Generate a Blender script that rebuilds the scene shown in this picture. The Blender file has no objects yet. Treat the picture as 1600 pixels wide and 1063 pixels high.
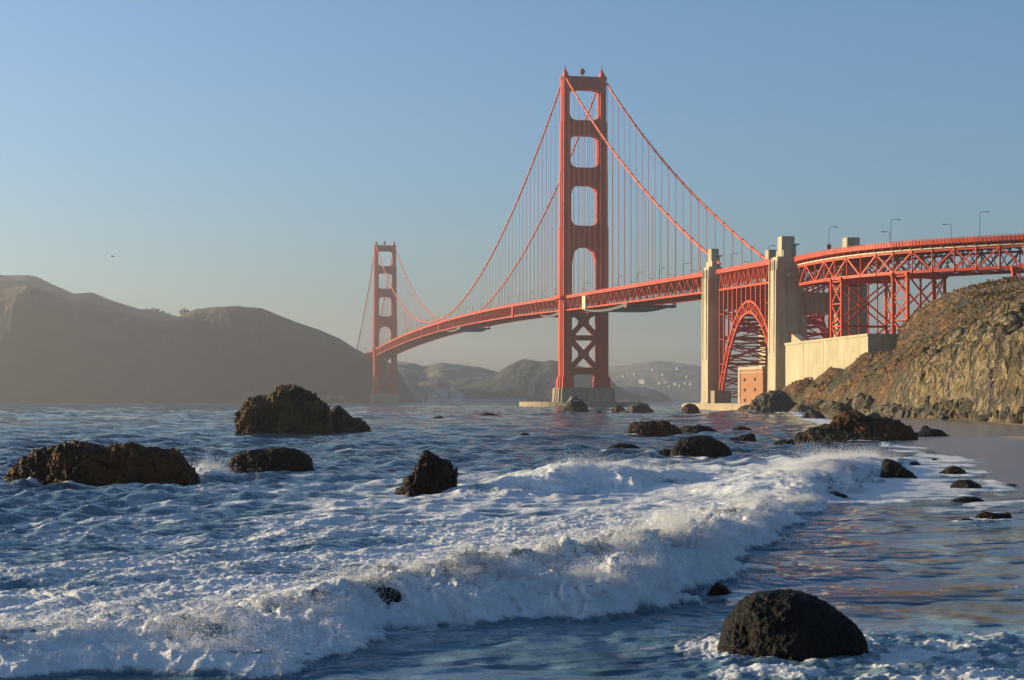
import bpy, math, random
import numpy as np
from mathutils import Vector

C = bpy.context.scene.collection
scene = bpy.context.scene
R = math.radians

# ---------------------------------------------------------------- camera
CAM_Z, HZ, F = 5.0, 624.0, 2680.0          # eye height, horizon row and focal length (photo pixels, 1600 wide)
cam_d = bpy.data.cameras.new('camera'); cam = bpy.data.objects.new('camera', cam_d); C.objects.link(cam)
cam.location = (0, 0, CAM_Z); cam.rotation_euler = (R(90), 0, 0)
cam_d.sensor_fit = 'HORIZONTAL'; cam_d.sensor_width = 36.0; cam_d.lens = 36.0 * F / 1600.0
cam_d.shift_y = (HZ - 531.5) / 1600.0
cam_d.clip_start = 0.1; cam_d.clip_end = 20000
scene.camera = cam

# ---------------------------------------------------------------- light
SUN_EL, SUN_AZ = 11.0, -74.0                # azimuth from +Y, clockwise: the sun is on the left, slightly ahead
sun_dir = Vector((math.sin(R(SUN_AZ)) * math.cos(R(SUN_EL)), math.cos(R(SUN_AZ)) * math.cos(R(SUN_EL)), math.sin(R(SUN_EL))))
world = bpy.data.worlds.new('World'); scene.world = world; world.use_nodes = True
wn = world.node_tree.nodes; wl = world.node_tree.links
sky = wn.new('ShaderNodeTexSky'); sky.sky_type = 'NISHITA'; sky.sun_disc = False
sky.sun_elevation = R(SUN_EL); sky.sun_rotation = R(SUN_AZ)
sky.altitude = 0; sky.air_density = 1.0; sky.dust_density = 2.4; sky.ozone_density = 4.5
wl.new(sky.outputs[0], wn['Background'].inputs[0]); wn['Background'].inputs[1].default_value = 0.13
sd = bpy.data.lights.new('sun', 'SUN'); sun = bpy.data.objects.new('sun', sd); C.objects.link(sun)
sd.energy = 5.0; sd.angle = R(0.5); sd.color = (0.97, 0.77, 0.47)
sun.rotation_euler = sun_dir.to_track_quat('Z', 'Y').to_euler()
sun.location = (-300, 0, 300)
scene.view_settings.view_transform = 'Standard'; scene.view_settings.look = 'None'
scene.view_settings.exposure = 0.65; scene.view_settings.gamma = 1.0
scene.cycles.max_bounces = 6; scene.cycles.volume_bounces = 0
scene.cycles.use_denoising = True

# ---------------------------------------------------------------- helpers: coordinates, noise
def W(px, py, Y):
    """a point measured on the photograph, at depth Y metres"""
    return ((px - 800.0) / F * Y, Y, CAM_Z + (HZ - py) / F * Y)
def WY(py, z=0.0):
    """depth of a point of height z seen at row py"""
    return (CAM_Z - z) * F / (py - HZ)
def G(px, py, z=0.0):
    Y = WY(py, z); return ((px - 800.0) / F * Y, Y)

_rs = np.random.RandomState(7)
_P = np.concatenate([_rs.permutation(256)] * 3).astype(np.int32)
_G2 = np.stack([np.cos(np.arange(256) * 2 * np.pi / 256), np.sin(np.arange(256) * 2 * np.pi / 256)], 1).astype(np.float32)
_g3 = _rs.normal(size=(256, 3)); _G3 = (_g3 / np.linalg.norm(_g3, axis=1)[:, None]).astype(np.float32)
def perlin2(x, y):
    x = np.asarray(x, np.float32); y = np.asarray(y, np.float32)
    xf = np.floor(x); yf = np.floor(y); xi = xf.astype(np.int32) & 255; yi = yf.astype(np.int32) & 255
    x = x - xf; y = y - yf; u = x*x*x*(x*(x*6-15)+10); v = y*y*y*(y*(y*6-15)+10)
    def g(ix, iy, dx, dy):
        h = _P[_P[ix] + iy]; return _G2[h, 0]*dx + _G2[h, 1]*dy
    a = g(xi, yi, x, y); b = g(xi+1, yi, x-1, y); c = g(xi, yi+1, x, y-1); d = g(xi+1, yi+1, x-1, y-1)
    return (a + u*(b-a) + v*((c + u*(d-c)) - (a + u*(b-a)))) * 1.5
def perlin3(x, y, z):
    x = np.asarray(x, np.float32); y = np.asarray(y, np.float32); z = np.asarray(z, np.float32)
    xf = np.floor(x); yf = np.floor(y); zf = np.floor(z)
    xi = xf.astype(np.int32) & 255; yi = yf.astype(np.int32) & 255; zi = zf.astype(np.int32) & 255
    x = x-xf; y = y-yf; z = z-zf
    u, v, w = [t*t*t*(t*(t*6-15)+10) for t in (x, y, z)]
    def g(i, j, k):
        h = _P[_P[_P[xi+i] + yi+j] + zi+k]; gr = _G3[h]
        return gr[..., 0]*(x-i) + gr[..., 1]*(y-j) + gr[..., 2]*(z-k)
    def lerp(a, b, t): return a + t*(b-a)
    x00 = lerp(g(0,0,0), g(1,0,0), u); x10 = lerp(g(0,1,0), g(1,1,0), u)
    x01 = lerp(g(0,0,1), g(1,0,1), u); x11 = lerp(g(0,1,1), g(1,1,1), u)
    return lerp(lerp(x00, x10, v), lerp(x01, x11, v), w) * 1.5
def fbm2(x, y, o=4, lac=2.03, gain=0.5):
    s = 0; a = 1.0; t = 0
    for k in range(o):
        s = s + a*perlin2(x + 17.3*k, y - 9.1*k); t += a; a *= gain; x = x*lac; y = y*lac
    return s / t
def ridge2(x, y, o=4, gain=0.5):
    s = 0; a = 1.0; t = 0
    for k in range(o):
        s = s + a*(1-2*np.abs(perlin2(x + 31.7*k, y + 5.9*k))); t += a; a *= gain; x = x*2.07; y = y*2.07
    return s / t
def billow2(x, y, o=4, gain=0.5):
    return -ridge2(x, y, o, gain)
def fbm3(x, y, z, o=4, gain=0.5):
    s = 0; a = 1.0; t = 0
    for k in range(o):
        s = s + a*perlin3(x + 17.3*k, y - 9.1*k, z + 3.7*k); t += a; a *= gain; x = x*2.03; y = y*2.03; z = z*2.03
    return s / t
def ridge3(x, y, z, o=4, gain=0.5):
    s = 0; a = 1.0; t = 0
    for k in range(o):
        s = s + a*(1-2*np.abs(perlin3(x + 17.3*k, y - 9.1*k, z + 3.7*k))); t += a; a *= gain; x = x*2.03; y = y*2.03; z = z*2.03
    return s / t
def sstep(a, b, x):
    t = np.clip((x-a)/(b-a), 0, 1); return t*t*(3-2*t)
def tps(pts, X, Y):
    """thin plate spline height through (x, y, z) control points"""
    p = np.array(pts, float); s = 200.0; n = len(p); q = p[:, :2]/s
    def U(r2): return np.where(r2 > 0, r2*np.log(np.maximum(r2, 1e-12)), 0)
    K = U(((q[:, None]-q[None])**2).sum(-1)) + np.eye(n)*1e-4
    Pm = np.hstack([np.ones((n, 1)), q]); A = np.zeros((n+3, n+3)); A[:n, :n] = K; A[:n, n:] = Pm; A[n:, :n] = Pm.T
    w = np.linalg.solve(A, np.concatenate([p[:, 2], [0, 0, 0]]))
    xs, ys = X/s, Y/s; out = w[n] + w[n+1]*xs + w[n+2]*ys
    for i in range(n): out = out + w[i]*U((xs-q[i, 0])**2 + (ys-q[i, 1])**2)
    return out
def dist_poly(X, Y, pts):
    """signed distance to a polyline (positive on the left of its direction) and the arc parameter"""
    best = np.full(X.shape, 1e18); sg = np.zeros(X.shape); par = np.zeros(X.shape)
    for i in range(len(pts)-1):
        ax, ay = pts[i]; bx, by = pts[i+1]; dx, dy = bx-ax, by-ay; L2 = dx*dx+dy*dy
        t = np.clip(((X-ax)*dx + (Y-ay)*dy)/L2, 0, 1)
        ex = X-ax-t*dx; ey = Y-ay-t*dy; d2 = ex*ex+ey*ey; m = d2 < best
        best = np.where(m, d2, best); par = np.where(m, i+t, par)
        sg = np.where(m, np.sign(dx*(Y-ay) - dy*(X-ax)), sg)
    return np.sqrt(best)*sg, par

# ---------------------------------------------------------------- helpers: objects
def tag(o, label=None, cat=None, group=None, kind=None):
    if label: o['label'] = label
    if cat: o['category'] = cat
    if group: o['group'] = group
    if kind: o['kind'] = kind
    return o
def wloc(o):
    v = Vector((0, 0, 0))
    while o is not None: v = v + o.location; o = o.parent
    return v
def empty(name, loc, parent=None):
    o = bpy.data.objects.new(name, None); C.objects.link(o); o.empty_display_size = 1.0
    if parent: o.parent = parent; o.location = Vector(loc) - wloc(parent)
    else: o.location = loc
    return o
def link_mesh(name, me, mat, parent=None, smooth=False):
    o = bpy.data.objects.new(name, me); C.objects.link(o)
    if mat: me.materials.append(mat)
    if smooth: me.polygons.foreach_set('use_smooth', np.ones(len(me.polygons), bool))
    if parent: o.parent = parent
    return o
def mesh_np(name, V, Q, mat, origin=(0, 0, 0), parent=None, smooth=True, attrs=None):
    """a mesh from numpy arrays: V (n,3) in world space, Q (m,3 or 4)"""
    if parent is not None: origin = wloc(parent)
    V = np.asarray(V, np.float32) - np.array(origin, np.float32); Q = np.asarray(Q, np.int32); k = Q.shape[1]
    me = bpy.data.meshes.new(name); me.vertices.add(len(V)); me.vertices.foreach_set('co', V.ravel())
    me.loops.add(Q.size); me.loops.foreach_set('vertex_index', Q.ravel())
    me.polygons.add(len(Q)); me.polygons.foreach_set('loop_start', np.arange(0, Q.size, k, dtype=np.int32))
    me.update(calc_edges=True)
    for an, av in (attrs or {}).items():
        at = me.attributes.new(an, 'FLOAT', 'POINT'); at.data.foreach_set('value', np.asarray(av, np.float32).ravel())
    o = link_mesh(name, me, mat, parent, smooth)
    if parent is None: o.location = origin
    return o
def grid_faces(nr, nc, wrap=False):
    i = np.arange(nr-1)[:, None]*nc; j = np.arange(nc if wrap else nc-1)[None]
    j2 = (j+1) % nc
    return np.stack([i+j, i+j2, i+nc+j2, i+nc+j], -1).reshape(-1, 4)

class MB:
    """collects world-space shapes and links them as ONE mesh object"""
    def __init__(s): s.v = []; s.f = []
    def add(s, vs, fs):
        n = len(s.v); s.v.extend([tuple(v) for v in vs]); s.f.extend([tuple(n+i for i in f) for f in fs]); return s
    def frame_box(s, c, ax, ay, az):
        """box about c with half-axis vectors"""
        c = Vector(c); ax = Vector(ax); ay = Vector(ay); az = Vector(az)
        vs = [c + sx*ax + sy*ay + sz*az for sz in (-1, 1) for sx, sy in ((-1,-1),(1,-1),(1,1),(-1,1))]
        return s.add(vs, [(0,3,2,1),(4,5,6,7),(0,1,5,4),(1,2,6,5),(2,3,7,6),(3,0,4,7)])
    def bar(s, p, q, w, h=None, up=(0, 0, 1)):
        p = Vector(p); q = Vector(q); d = q-p; L = d.length
        if L < 1e-6: return s
        d /= L; u = Vector(up)
        if abs(d.dot(u)) > 0.98: u = Vector((UX, UY, 0))
        sd_ = d.cross(u).normalized(); u = sd_.cross(d)
        return s.frame_box((p+q)/2, d*L/2, sd_*w/2, u*(h or w)/2)
    def tube(s, pts, r, n=6):
        pts = [Vector(p) for p in pts]; rings = []
        for i, p in enumerate(pts):
            d = (pts[min(i+1, len(pts)-1)] - pts[max(i-1, 0)]).normalized()
            u = Vector((0, 0, 1)) if abs(d.z) < 0.9 else Vector((1, 0, 0))
            a = d.cross(u).normalized(); b = a.cross(d); rr = r[i] if hasattr(r, '__len__') else r
            rings.append([p + rr*(math.cos(2*math.pi*k/n)*a + math.sin(2*math.pi*k/n)*b) for k in range(n)])
        vs = [v for g in rings for v in g]; fs = []
        for i in range(len(pts)-1):
            for k in range(n): fs.append((i*n+k, i*n+(k+1) % n, (i+1)*n+(k+1) % n, (i+1)*n+k))
        fs.append(tuple(range(n))[::-1]); fs.append(tuple((len(pts)-1)*n+k for k in range(n)))
        return s.add(vs, fs)
    def prism(s, base, vec):
        """closed polygon (list of points) extruded along vec"""
        base = [Vector(b) for b in base]; vec = Vector(vec); n = len(base)
        fs = [tuple(range(n))[::-1], tuple(range(n, 2*n))] + [(i, (i+1) % n, n+(i+1) % n, n+i) for i in range(n)]
        return s.add(base + [b+vec for b in base], fs)
    def loft(s, rings, cap=True):
        n = len(rings[0]); vs = [v for g in rings for v in g]; fs = []
        for i in range(len(rings)-1):
            for k in range(n): fs.append((i*n+k, i*n+(k+1) % n, (i+1)*n+(k+1) % n, (i+1)*n+k))
        if cap: fs += [tuple(range(n))[::-1], tuple((len(rings)-1)*n+k for k in range(n))]
        return s.add(vs, fs)
    def ball(s, c, r, nu=12, nv=8):
        rings = []
        for i in range(nv+1):
            a = -math.pi/2 + math.pi*i/nv
            rings.append([Vector(c) + r*Vector((max(math.cos(a), .01)*math.cos(2*math.pi*k/nu), max(math.cos(a), .01)*math.sin(2*math.pi*k/nu), math.sin(a))) for k in range(nu)])
        return s.loft(rings)
    def build(s, name, mat, parent=None, origin=None, smooth=False):
        o0 = wloc(parent) if parent is not None else Vector(origin or (0, 0, 0))
        me = bpy.data.meshes.new(name); me.from_pydata([(v[0]-o0.x, v[1]-o0.y, v[2]-o0.z) for v in s.v], [], s.f)
        import bmesh
        bm = bmesh.new(); bm.from_mesh(me); bmesh.ops.recalc_face_normals(bm, faces=bm.faces); bm.to_mesh(me); bm.free()
        o = link_mesh(name, me, mat, parent, smooth)
        if parent is None: o.location = o0
        return o
UX, UY = 0.177, -0.98421                     # the bridge's axis (towards the near shore); W side = (-0.984, -0.177)
BO = Vector((48.0, 1153.0, 0.0))             # foot of the near tower
def B(s, w, z):
    """bridge frame: s along the axis from the near tower, w towards the west, z up"""
    return Vector((BO.x + s*UX + w*UY, BO.y + s*UY - w*UX, z))
BU = Vector((UX, UY, 0)); BW = Vector((UY, -UX, 0)); BZ = Vector((0, 0, 1))
# ---------------------------------------------------------------- materials
class NT:
    def __init__(s, name):
        s.m = bpy.data.materials.new(name); s.m.use_nodes = True; s.t = s.m.node_tree; s.n = s.t.nodes; s.l = s.t.links
        s.b = s.n['Principled BSDF']; s.co = s.n.new('ShaderNodeTexCoord').outputs['Object']
    def link(s, a, b): s.l.new(a, b)
    def mapping(s, scale, src=None):
        m = s.n.new('ShaderNodeMapping'); m.inputs['Scale'].default_value = scale; s.link(src or s.co, m.inputs[0]); return m.outputs[0]
    def noise(s, scale, detail=4, rough=.55, src=None, dist=0.0):
        t = s.n.new('ShaderNodeTexNoise'); t.inputs['Scale'].default_value = scale; t.inputs['Detail'].default_value = detail
        t.inputs['Roughness'].default_value = rough; t.inputs['Distortion'].default_value = dist
        s.link(src or s.co, t.inputs[0]); return t.outputs[0]
    def voro(s, scale, src=None, feature='F1'):
        t = s.n.new('ShaderNodeTexVoronoi'); t.inputs['Scale'].default_value = scale; t.feature = feature
        s.link(src or s.co, t.inputs['Vector']); return t.outputs['Distance']
    def ramp(s, f, stops, mode='LINEAR'):
        r = s.n.new('ShaderNodeValToRGB'); r.color_ramp.interpolation = mode; e = r.color_ramp.elements
        while len(e) < len(stops): e.new(.5)
        for k, (p, c) in enumerate(stops):
            e[k].position = p; e[k].color = (c, c, c, 1) if not hasattr(c, '__len__') else (*c, 1)
        s.link(f, r.inputs[0]); return r.outputs[0]
    def mix(s, f, a, b, blend='MIX'):
        m = s.n.new('ShaderNodeMix'); m.data_type = 'RGBA'; m.blend_type = blend
        for k, v in ((0, f), (6, a), (7, b)):
            if hasattr(v, 'is_linked'): s.link(v, m.inputs[k])
            elif k == 0: m.inputs[0].default_value = v
            else: m.inputs[k].default_value = (*v, 1)
        return m.outputs[2]
    def math(s, op, a, b=0.0, c=0.0, clamp=False):
        m = s.n.new('ShaderNodeMath'); m.operation = op; m.use_clamp = clamp
        for k, v in enumerate((a, b, c)):
            if hasattr(v, 'is_linked'): s.link(v, m.inputs[k])
            else: m.inputs[k].default_value = v
        return m.outputs[0]
    def attr(s, name):
        a = s.n.new('ShaderNodeAttribute'); a.attribute_name = name; return a.outputs['Fac']
    def xyz(s, src=None):
        x = s.n.new('ShaderNodeSeparateXYZ'); s.link(src or s.co, x.inputs[0]); return x.outputs
    def geo(s, out='Normal'): return s.n.new('ShaderNodeNewGeometry').outputs[out]
    def bump(s, h, strength=.4, dist=.1, normal=None):
        b = s.n.new('ShaderNodeBump'); b.inputs['Strength'].default_value = strength; b.inputs['Distance'].default_value = dist
        s.link(h, b.inputs['Height'])
        if normal is not None: s.link(normal, b.inputs['Normal'])
        return b.outputs[0]
    def out(s, col=None, rough=None, normal=None, metal=None, spec=None):
        for k, v in (('Base Color', col), ('Roughness', rough), ('Normal', normal), ('Metallic', metal), ('Specular IOR Level', spec)):
            if v is None: continue
            if hasattr(v, 'is_linked'): s.link(v, s.b.inputs[k])
            elif hasattr(v, '__len__'): s.b.inputs[k].default_value = (*v, 1)
            else: s.b.inputs[k].default_value = v
        return s.m

def paint(name, col, var=.25, rough=.55, sc=.15):
    t = NT(name); n = t.noise(sc, 5, .6, t.mapping((1, 1, .35)))
    c = t.mix(t.ramp(n, [(.3, 0), (.72, 1)]), tuple(x*(1-var) for x in col), tuple(min(1, x*(1+var*.5)) for x in col))
    return t.out(c, rough, t.bump(t.noise(1.3, 3), .15, .05), spec=.25)
M = {}
M['orange'] = paint('international_orange_steel', (.50, .054, .016))
M['orange_dull'] = paint('weathered_orange_steel', (.42, .068, .028), .35)
M['cable'] = paint('orange_cable_wrap', (.60, .12, .05), .15)
M['lamp'] = paint('lamp_metal', (.16, .10, .085), .2)
M['grey_metal'] = paint('grey_metal', (.30, .30, .30), .2)
M['net'] = paint('pale_net', (.20, .20, .20), .2)
M['tarp'] = paint('pale_tarp', (.62, .55, .36), .15)
M['white'] = paint('white_paint', (.75, .74, .70), .12)
M['red_paint'] = paint('dull_red_paint', (.18, .04, .03), .15)

def concrete(name, col, sc=1.0, stain=.5):
    t = NT(name); z = t.xyz()[2]
    big = t.noise(.09*sc, 5, .6); streak = t.noise(.55*sc, 4, .6, t.mapping((1, 1, .09)))
    c = t.mix(t.ramp(big, [(.35, 0), (.65, 1)]), tuple(x*.82 for x in col), tuple(x*1.08 for x in col))
    c = t.mix(t.math('MULTIPLY', t.ramp(streak, [(.45, 0), (.68, 1)]), stain), c, tuple(x*.55 for x in (col[0]*1.05, col[1]*.92, col[2]*.75)))
    lift = t.math('FRACT', t.math('MULTIPLY', z, .42))
    line = t.ramp(lift, [(0, 1), (.05, 0), (.95, 0), (1, 1)])
    c = t.mix(t.math('MULTIPLY', line, .22), c, tuple(x*.5 for x in col))
    h = t.math('SUBTRACT', t.noise(1.2, 5, .6), t.math('MULTIPLY', line, .5))
    return t.out(c, .85, t.bump(h, .3, .08))
M['concrete'] = concrete('weathered_concrete', (.41, .36, .235), 1, .75)
M['concrete_wall'] = concrete('pale_board_marked_concrete', (.425, .37, .235), 1, .6)
M['pier'] = concrete('stained_pier_concrete', (.30, .23, .155), 1, .8)
M['seawall'] = concrete('seawall_stone', (.33, .26, .16), 2, .7)

t = NT('old_red_brick')
br = t.n.new('ShaderNodeTexBrick'); br.inputs['Scale'].default_value = 1.0
br.inputs['Color1'].default_value = (.31, .115, .042, 1); br.inputs['Color2'].default_value = (.24, .085, .034, 1); br.inputs['Mortar'].default_value = (.30, .2, .13, 1)
br.inputs['Mortar Size'].default_value = .03; br.inputs['Brick Width'].default_value = 1.0; br.inputs['Row Height'].default_value = .34
x, y, z = t.xyz(); cmb = t.n.new('ShaderNodeCombineXYZ'); t.link(t.math('SUBTRACT', x, y), cmb.inputs[0]); t.link(z, cmb.inputs[1]); t.link(cmb.outputs[0], br.inputs[0])
M['brick'] = t.out(t.mix(t.ramp(t.noise(.3, 4), [(.35, 0), (.7, .55)]), br.outputs[0], (.36, .16, .07)), .9)
M['quoin'] = concrete('granite_quoins', (.42, .33, .22), 3, .2)
M['dark_hole'] = paint('dark_opening', (.015, .012, .01), .1, .9)

def rock_mat(name, dark, mid, ochre, amt, sc=1.0, wet=.35, rough=.62, speck=None):
    t = NT(name); g = t.n.new('ShaderNodeNewGeometry')
    n1 = t.noise(.55*sc, 6, .62, dist=.4); n2 = t.noise(2.6*sc, 6, .65); v = t.voro(5.5*sc)
    c = t.mix(t.ramp(n2, [(.32, 0), (.68, 1)]), dark, mid)
    om = t.math('MULTIPLY', t.ramp(n1, [(.50-.12*amt, 0), (.66-.1*amt, 1)]), min(1, amt))
    c = t.mix(om, c, ochre)
    if speck:
        up = t.xyz(g.outputs['Normal'])[2]
        sm = t.math('MULTIPLY', t.ramp(t.noise(1.4*sc, 5, .65), [(.46, 0), (.56, 1)]), t.ramp(up, [(.45, 0), (.62, 1)]))
        c = t.mix(sm, c, speck)
    c = t.mix(t.ramp(v, [(.0, .75), (.16, 0)]), c, tuple(x*.35 for x in dark))
    wob = t.mix(.12, t.co, t.n.new('ShaderNodeTexNoise').outputs[1], 'ADD')
    ck = t.ramp(t.voro(.9*sc, wob, 'DISTANCE_TO_EDGE'), [(0, 1), (.035, 0)])
    c = t.mix(t.math('MULTIPLY', ck, .7), c, tuple(x*.4 for x in dark))
    zw = t.math('ADD', t.xyz()[2], t.math('MULTIPLY', t.math('SUBTRACT', n1, .5), .8)); wetb = t.ramp(zw, [(.12, 1), (.42, 0)])
    c = t.mix(t.math('MULTIPLY', wetb, .75), c, tuple(x*1.2 for x in dark))
    h = t.math('SUBTRACT', t.math('ADD', t.math('MULTIPLY', n2, 1.0), t.math('MULTIPLY', t.noise(9*sc, 5, .7), .55)), t.math('MULTIPLY', ck, .5))
    nb = t.bump(h, 1.0, .22/sc)
    return t.out(c, t.math('SUBTRACT', t.ramp(t.noise(3*sc, 3), [(.35, wet), (.7, rough+.2)]), t.math('MULTIPLY', wetb, .22), clamp=True), nb, spec=.16)
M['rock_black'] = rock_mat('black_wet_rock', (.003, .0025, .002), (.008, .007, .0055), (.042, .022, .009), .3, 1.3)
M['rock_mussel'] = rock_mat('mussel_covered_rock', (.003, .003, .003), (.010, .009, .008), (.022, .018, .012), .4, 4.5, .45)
M['rock_brown'] = rock_mat('brown_seaweed_rock', (.004, .003, .002), (.020, .012, .006), (.16, .058, .015), .75, .7)
M['rock_grey'] = rock_mat('dark_grey_stack_rock', (.004, .0035, .003), (.018, .014, .010), (.20, .12, .038), .68, .6)  # ochre patches: rock tint plus sunlit patches painted into the colour
M['rock_guano'] = rock_mat('guano_topped_rock', (.03, .026, .02), (.07, .06, .045), (.10, .08, .05), .5, .35, speck=(.55, .54, .52))
M['rock_olive'] = rock_mat('olive_boulder', (.05, .045, .028), (.12, .10, .055), (.17, .13, .055), .6, .35, .6)
M['rock_tan'] = rock_mat('tan_boulder', (.09, .075, .05), (.19, .155, .10), (.24, .18, .10), .5, .4, .7)
M['rock_slate'] = rock_mat('grey_boulder', (.04, .037, .033), (.10, .09, .075), (.14, .11, .07), .4, .5, .6)
M['rock_pale'] = rock_mat('pale_shore_rock', (.10, .10, .095), (.24, .24, .23), (.30, .29, .27), .5, .05, .7)

t = NT('beach_sand')
wet = t.attr('wet'); n = t.noise(.5, 5, .6); n2 = t.noise(.07, 4, .6, t.mapping((1.5, .35, 1)))
dry = t.mix(n, (.24, .165, .095), (.33, .235, .14)); wetc = t.mix(n2, (.11, .10, .096), (.155, .137, .13))
wm = t.ramp(t.math('ADD', wet, t.math('MULTIPLY', t.math('SUBTRACT', n2, .5), .7)), [(.38, 0), (.58, 1)])
M['sand'] = t.out(t.mix(wm, dry, wetc), t.math('SUBTRACT', .9, t.math('MULTIPLY', wm, .68)), t.bump(t.math('ADD', t.noise(1.2, 5, .6), t.math('MULTIPLY', t.noise(.35, 3), 2)), .25, .05), spec=.5)

t = NT('headland_earth')
bare = t.attr('bare'); x, y, z = t.xyz()
nl = t.noise(.055, 6, .62, dist=.6); nm = t.noise(.22, 6, .65); nf = t.noise(.9, 5, .65)
veg = t.mix(t.ramp(nm, [(.42, 0), (.58, 1)]), (.070, .032, .008), (.235, .110, .024))
veg = t.mix(t.ramp(nl, [(.46, 0), (.6, 1)]), veg, (.050, .052, .014))
veg = t.mix(t.ramp(t.noise(.13, 5, .6), [(.6, 0), (.72, .8)]), veg, (.21, .115, .028))
rk = t.mix(t.ramp(nf, [(.3, 0), (.7, 1)]), (.095, .066, .024), (.30, .215, .080))
rk = t.mix(t.ramp(nl, [(.44, 0), (.58, .8)]), rk, (.062, .052, .034))
wn_ = t.n.new('ShaderNodeTexNoise'); wn_.inputs['Scale'].default_value = .5; wn_.inputs['Detail'].default_value = 4; t.link(t.co, wn_.inputs[0]); wobc = t.mix(1.0, t.co, t.mix(1.0, wn_.outputs[1], (3, 3, 3), 'MULTIPLY'), 'ADD')
fis = t.ramp(t.voro(.30, t.mapping((1, 1, .55), wobc), 'DISTANCE_TO_EDGE'), [(0, 1), (.11, 0)]); fis2 = t.ramp(t.voro(.85, t.mapping((1, 1, .6), wobc), 'DISTANCE_TO_EDGE'), [(0, 1), (.12, 0)])
cv = t.n.new('ShaderNodeTexVoronoi'); cv.inputs['Scale'].default_value = .55; t.link(wobc, cv.inputs['Vector']); cellv = t.xyz(cv.outputs['Color'])[0]
rk = t.mix(t.ramp(cellv, [(.55, 0), (.95, .75)]), rk, (.34, .27, .15)); rk = t.mix(t.ramp(cellv, [(0, .7), (.3, 0)]), rk, (.055, .042, .022))
rk = t.mix(t.math('MULTIPLY', t.math('MAXIMUM', fis, t.math('MULTIPLY', fis2, .6)), .8), rk, (.028, .021, .012))  # crevice shadow painted into the rock colour as dark lines
bush = t.voro(.62, wobc); veg = t.mix(t.ramp(bush, [(.38, 0), (.8, .75)]), veg, (.030, .017, .008)); veg = t.mix(t.ramp(cellv, [(.8, 0), (.95, .7)]), veg, (.27, .15, .035))  # shade between bush clumps painted dark into the scrub colour
bm = t.ramp(t.math('ADD', bare, t.math('MULTIPLY', t.math('SUBTRACT', nm, .5), 1.1)), [(.46, 0), (.62, 1)])
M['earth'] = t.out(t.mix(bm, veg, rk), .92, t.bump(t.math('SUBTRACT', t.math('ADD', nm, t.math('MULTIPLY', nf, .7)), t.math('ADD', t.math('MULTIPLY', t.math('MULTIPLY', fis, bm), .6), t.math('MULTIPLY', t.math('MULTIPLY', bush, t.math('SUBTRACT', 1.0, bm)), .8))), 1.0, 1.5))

def scrub(name, cols, sc=.25):
    t = NT(name); n = t.noise(sc, 3, .6)
    c = t.ramp(n, [(.3, cols[0]), (.48, cols[1]), (.66, cols[2])])
    return t.out(c, .9)
M['scrub'] = scrub('coastal_scrub', ((.050, .054, .014), (.150, .085, .022), (.27, .145, .034)), .09)
M['tree'] = scrub('tree_leaves', ((.02, .03, .012), (.035, .045, .018), (.05, .055, .02)), .1)
M['bark'] = paint('bark', (.05, .035, .025))

def hill_mat(name, a, b, c, sc):
    t = NT(name); n = t.noise(sc, 6, .6, dist=.5); n2 = t.noise(sc*6, 5, .65)
    col = t.mix(t.ramp(n, [(.42, 0), (.58, 1)]), a, b); col = t.mix(t.ramp(n2, [(.5, 0), (.7, .7)]), col, c)
    return t.out(col, .95, t.bump(n2, .7, 6.0))
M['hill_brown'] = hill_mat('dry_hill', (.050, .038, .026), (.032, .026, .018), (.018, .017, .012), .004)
M['plaster'] = paint('far_house_plaster', (.42, .40, .37), .3)
M['hill_grass'] = hill_mat('grass_hill', (.17, .14, .085), (.06, .062, .038), (.035, .042, .024), .006)
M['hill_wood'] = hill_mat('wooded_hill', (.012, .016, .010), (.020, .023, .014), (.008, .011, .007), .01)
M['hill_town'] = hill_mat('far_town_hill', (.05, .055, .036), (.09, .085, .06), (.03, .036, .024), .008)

# sea water: foam coverage and turbidity come from the mesh, finest lace from noise
t = NT('sea_water')
foam = t.attr('foam'); turb = t.attr('turb'); calm = t.attr('calm')
cd = t.n.new('ShaderNodeCameraData')
fn = t.noise(4.0, 6, .68, dist=.8); fn2 = t.noise(17.0, 4, .7)
lace = t.voro(3.2, feature='SMOOTH_F1')
fm = t.math('ADD', foam, t.math('MULTIPLY', t.math('SUBTRACT', t.math('ADD', t.math('MULTIPLY', fn, .65), t.math('MULTIPLY', fn2, .35)), .5), 1.15))
fm = t.ramp(fm, [(.30, 0), (.80, 1)])
deep = t.mix(turb, (.013, .052, .068), (.12, .13, .10)); deep = t.mix(t.math('MULTIPLY', t.attr('aer'), t.ramp(fn, [(.3, .55), (.7, 1)])), deep, (.28, .42, .50))
col = t.mix(fm, deep, (.80, .81, .80))
rough = t.mix(fm, (.055, .055, .055), (.75, .75, .75))
w1 = t.noise(1.1, 5, .62, t.mapping((.8, 1.5, 1))); w2 = t.noise(.22, 4, .6, t.mapping((.7, 1.5, 1)))
fb = t.noise(7.0, 6, .7)
hh = t.math('ADD', t.math('ADD', t.math('MULTIPLY', w1, .42), t.math('MULTIPLY', t.noise(3.2, 4, .6, t.mapping((.8, 1.4, 1))), .06)), t.math('MULTIPLY', w2, 1.3))
hh = t.math('MULTIPLY', hh, t.math('SUBTRACT', 1.0, t.math('MULTIPLY', calm, .84)))
hh = t.math('ADD', hh, t.math('MULTIPLY', t.math('MULTIPLY', fb, fm), .12))
nb_ = t.bump(hh, 1.0, 1.0)
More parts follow.
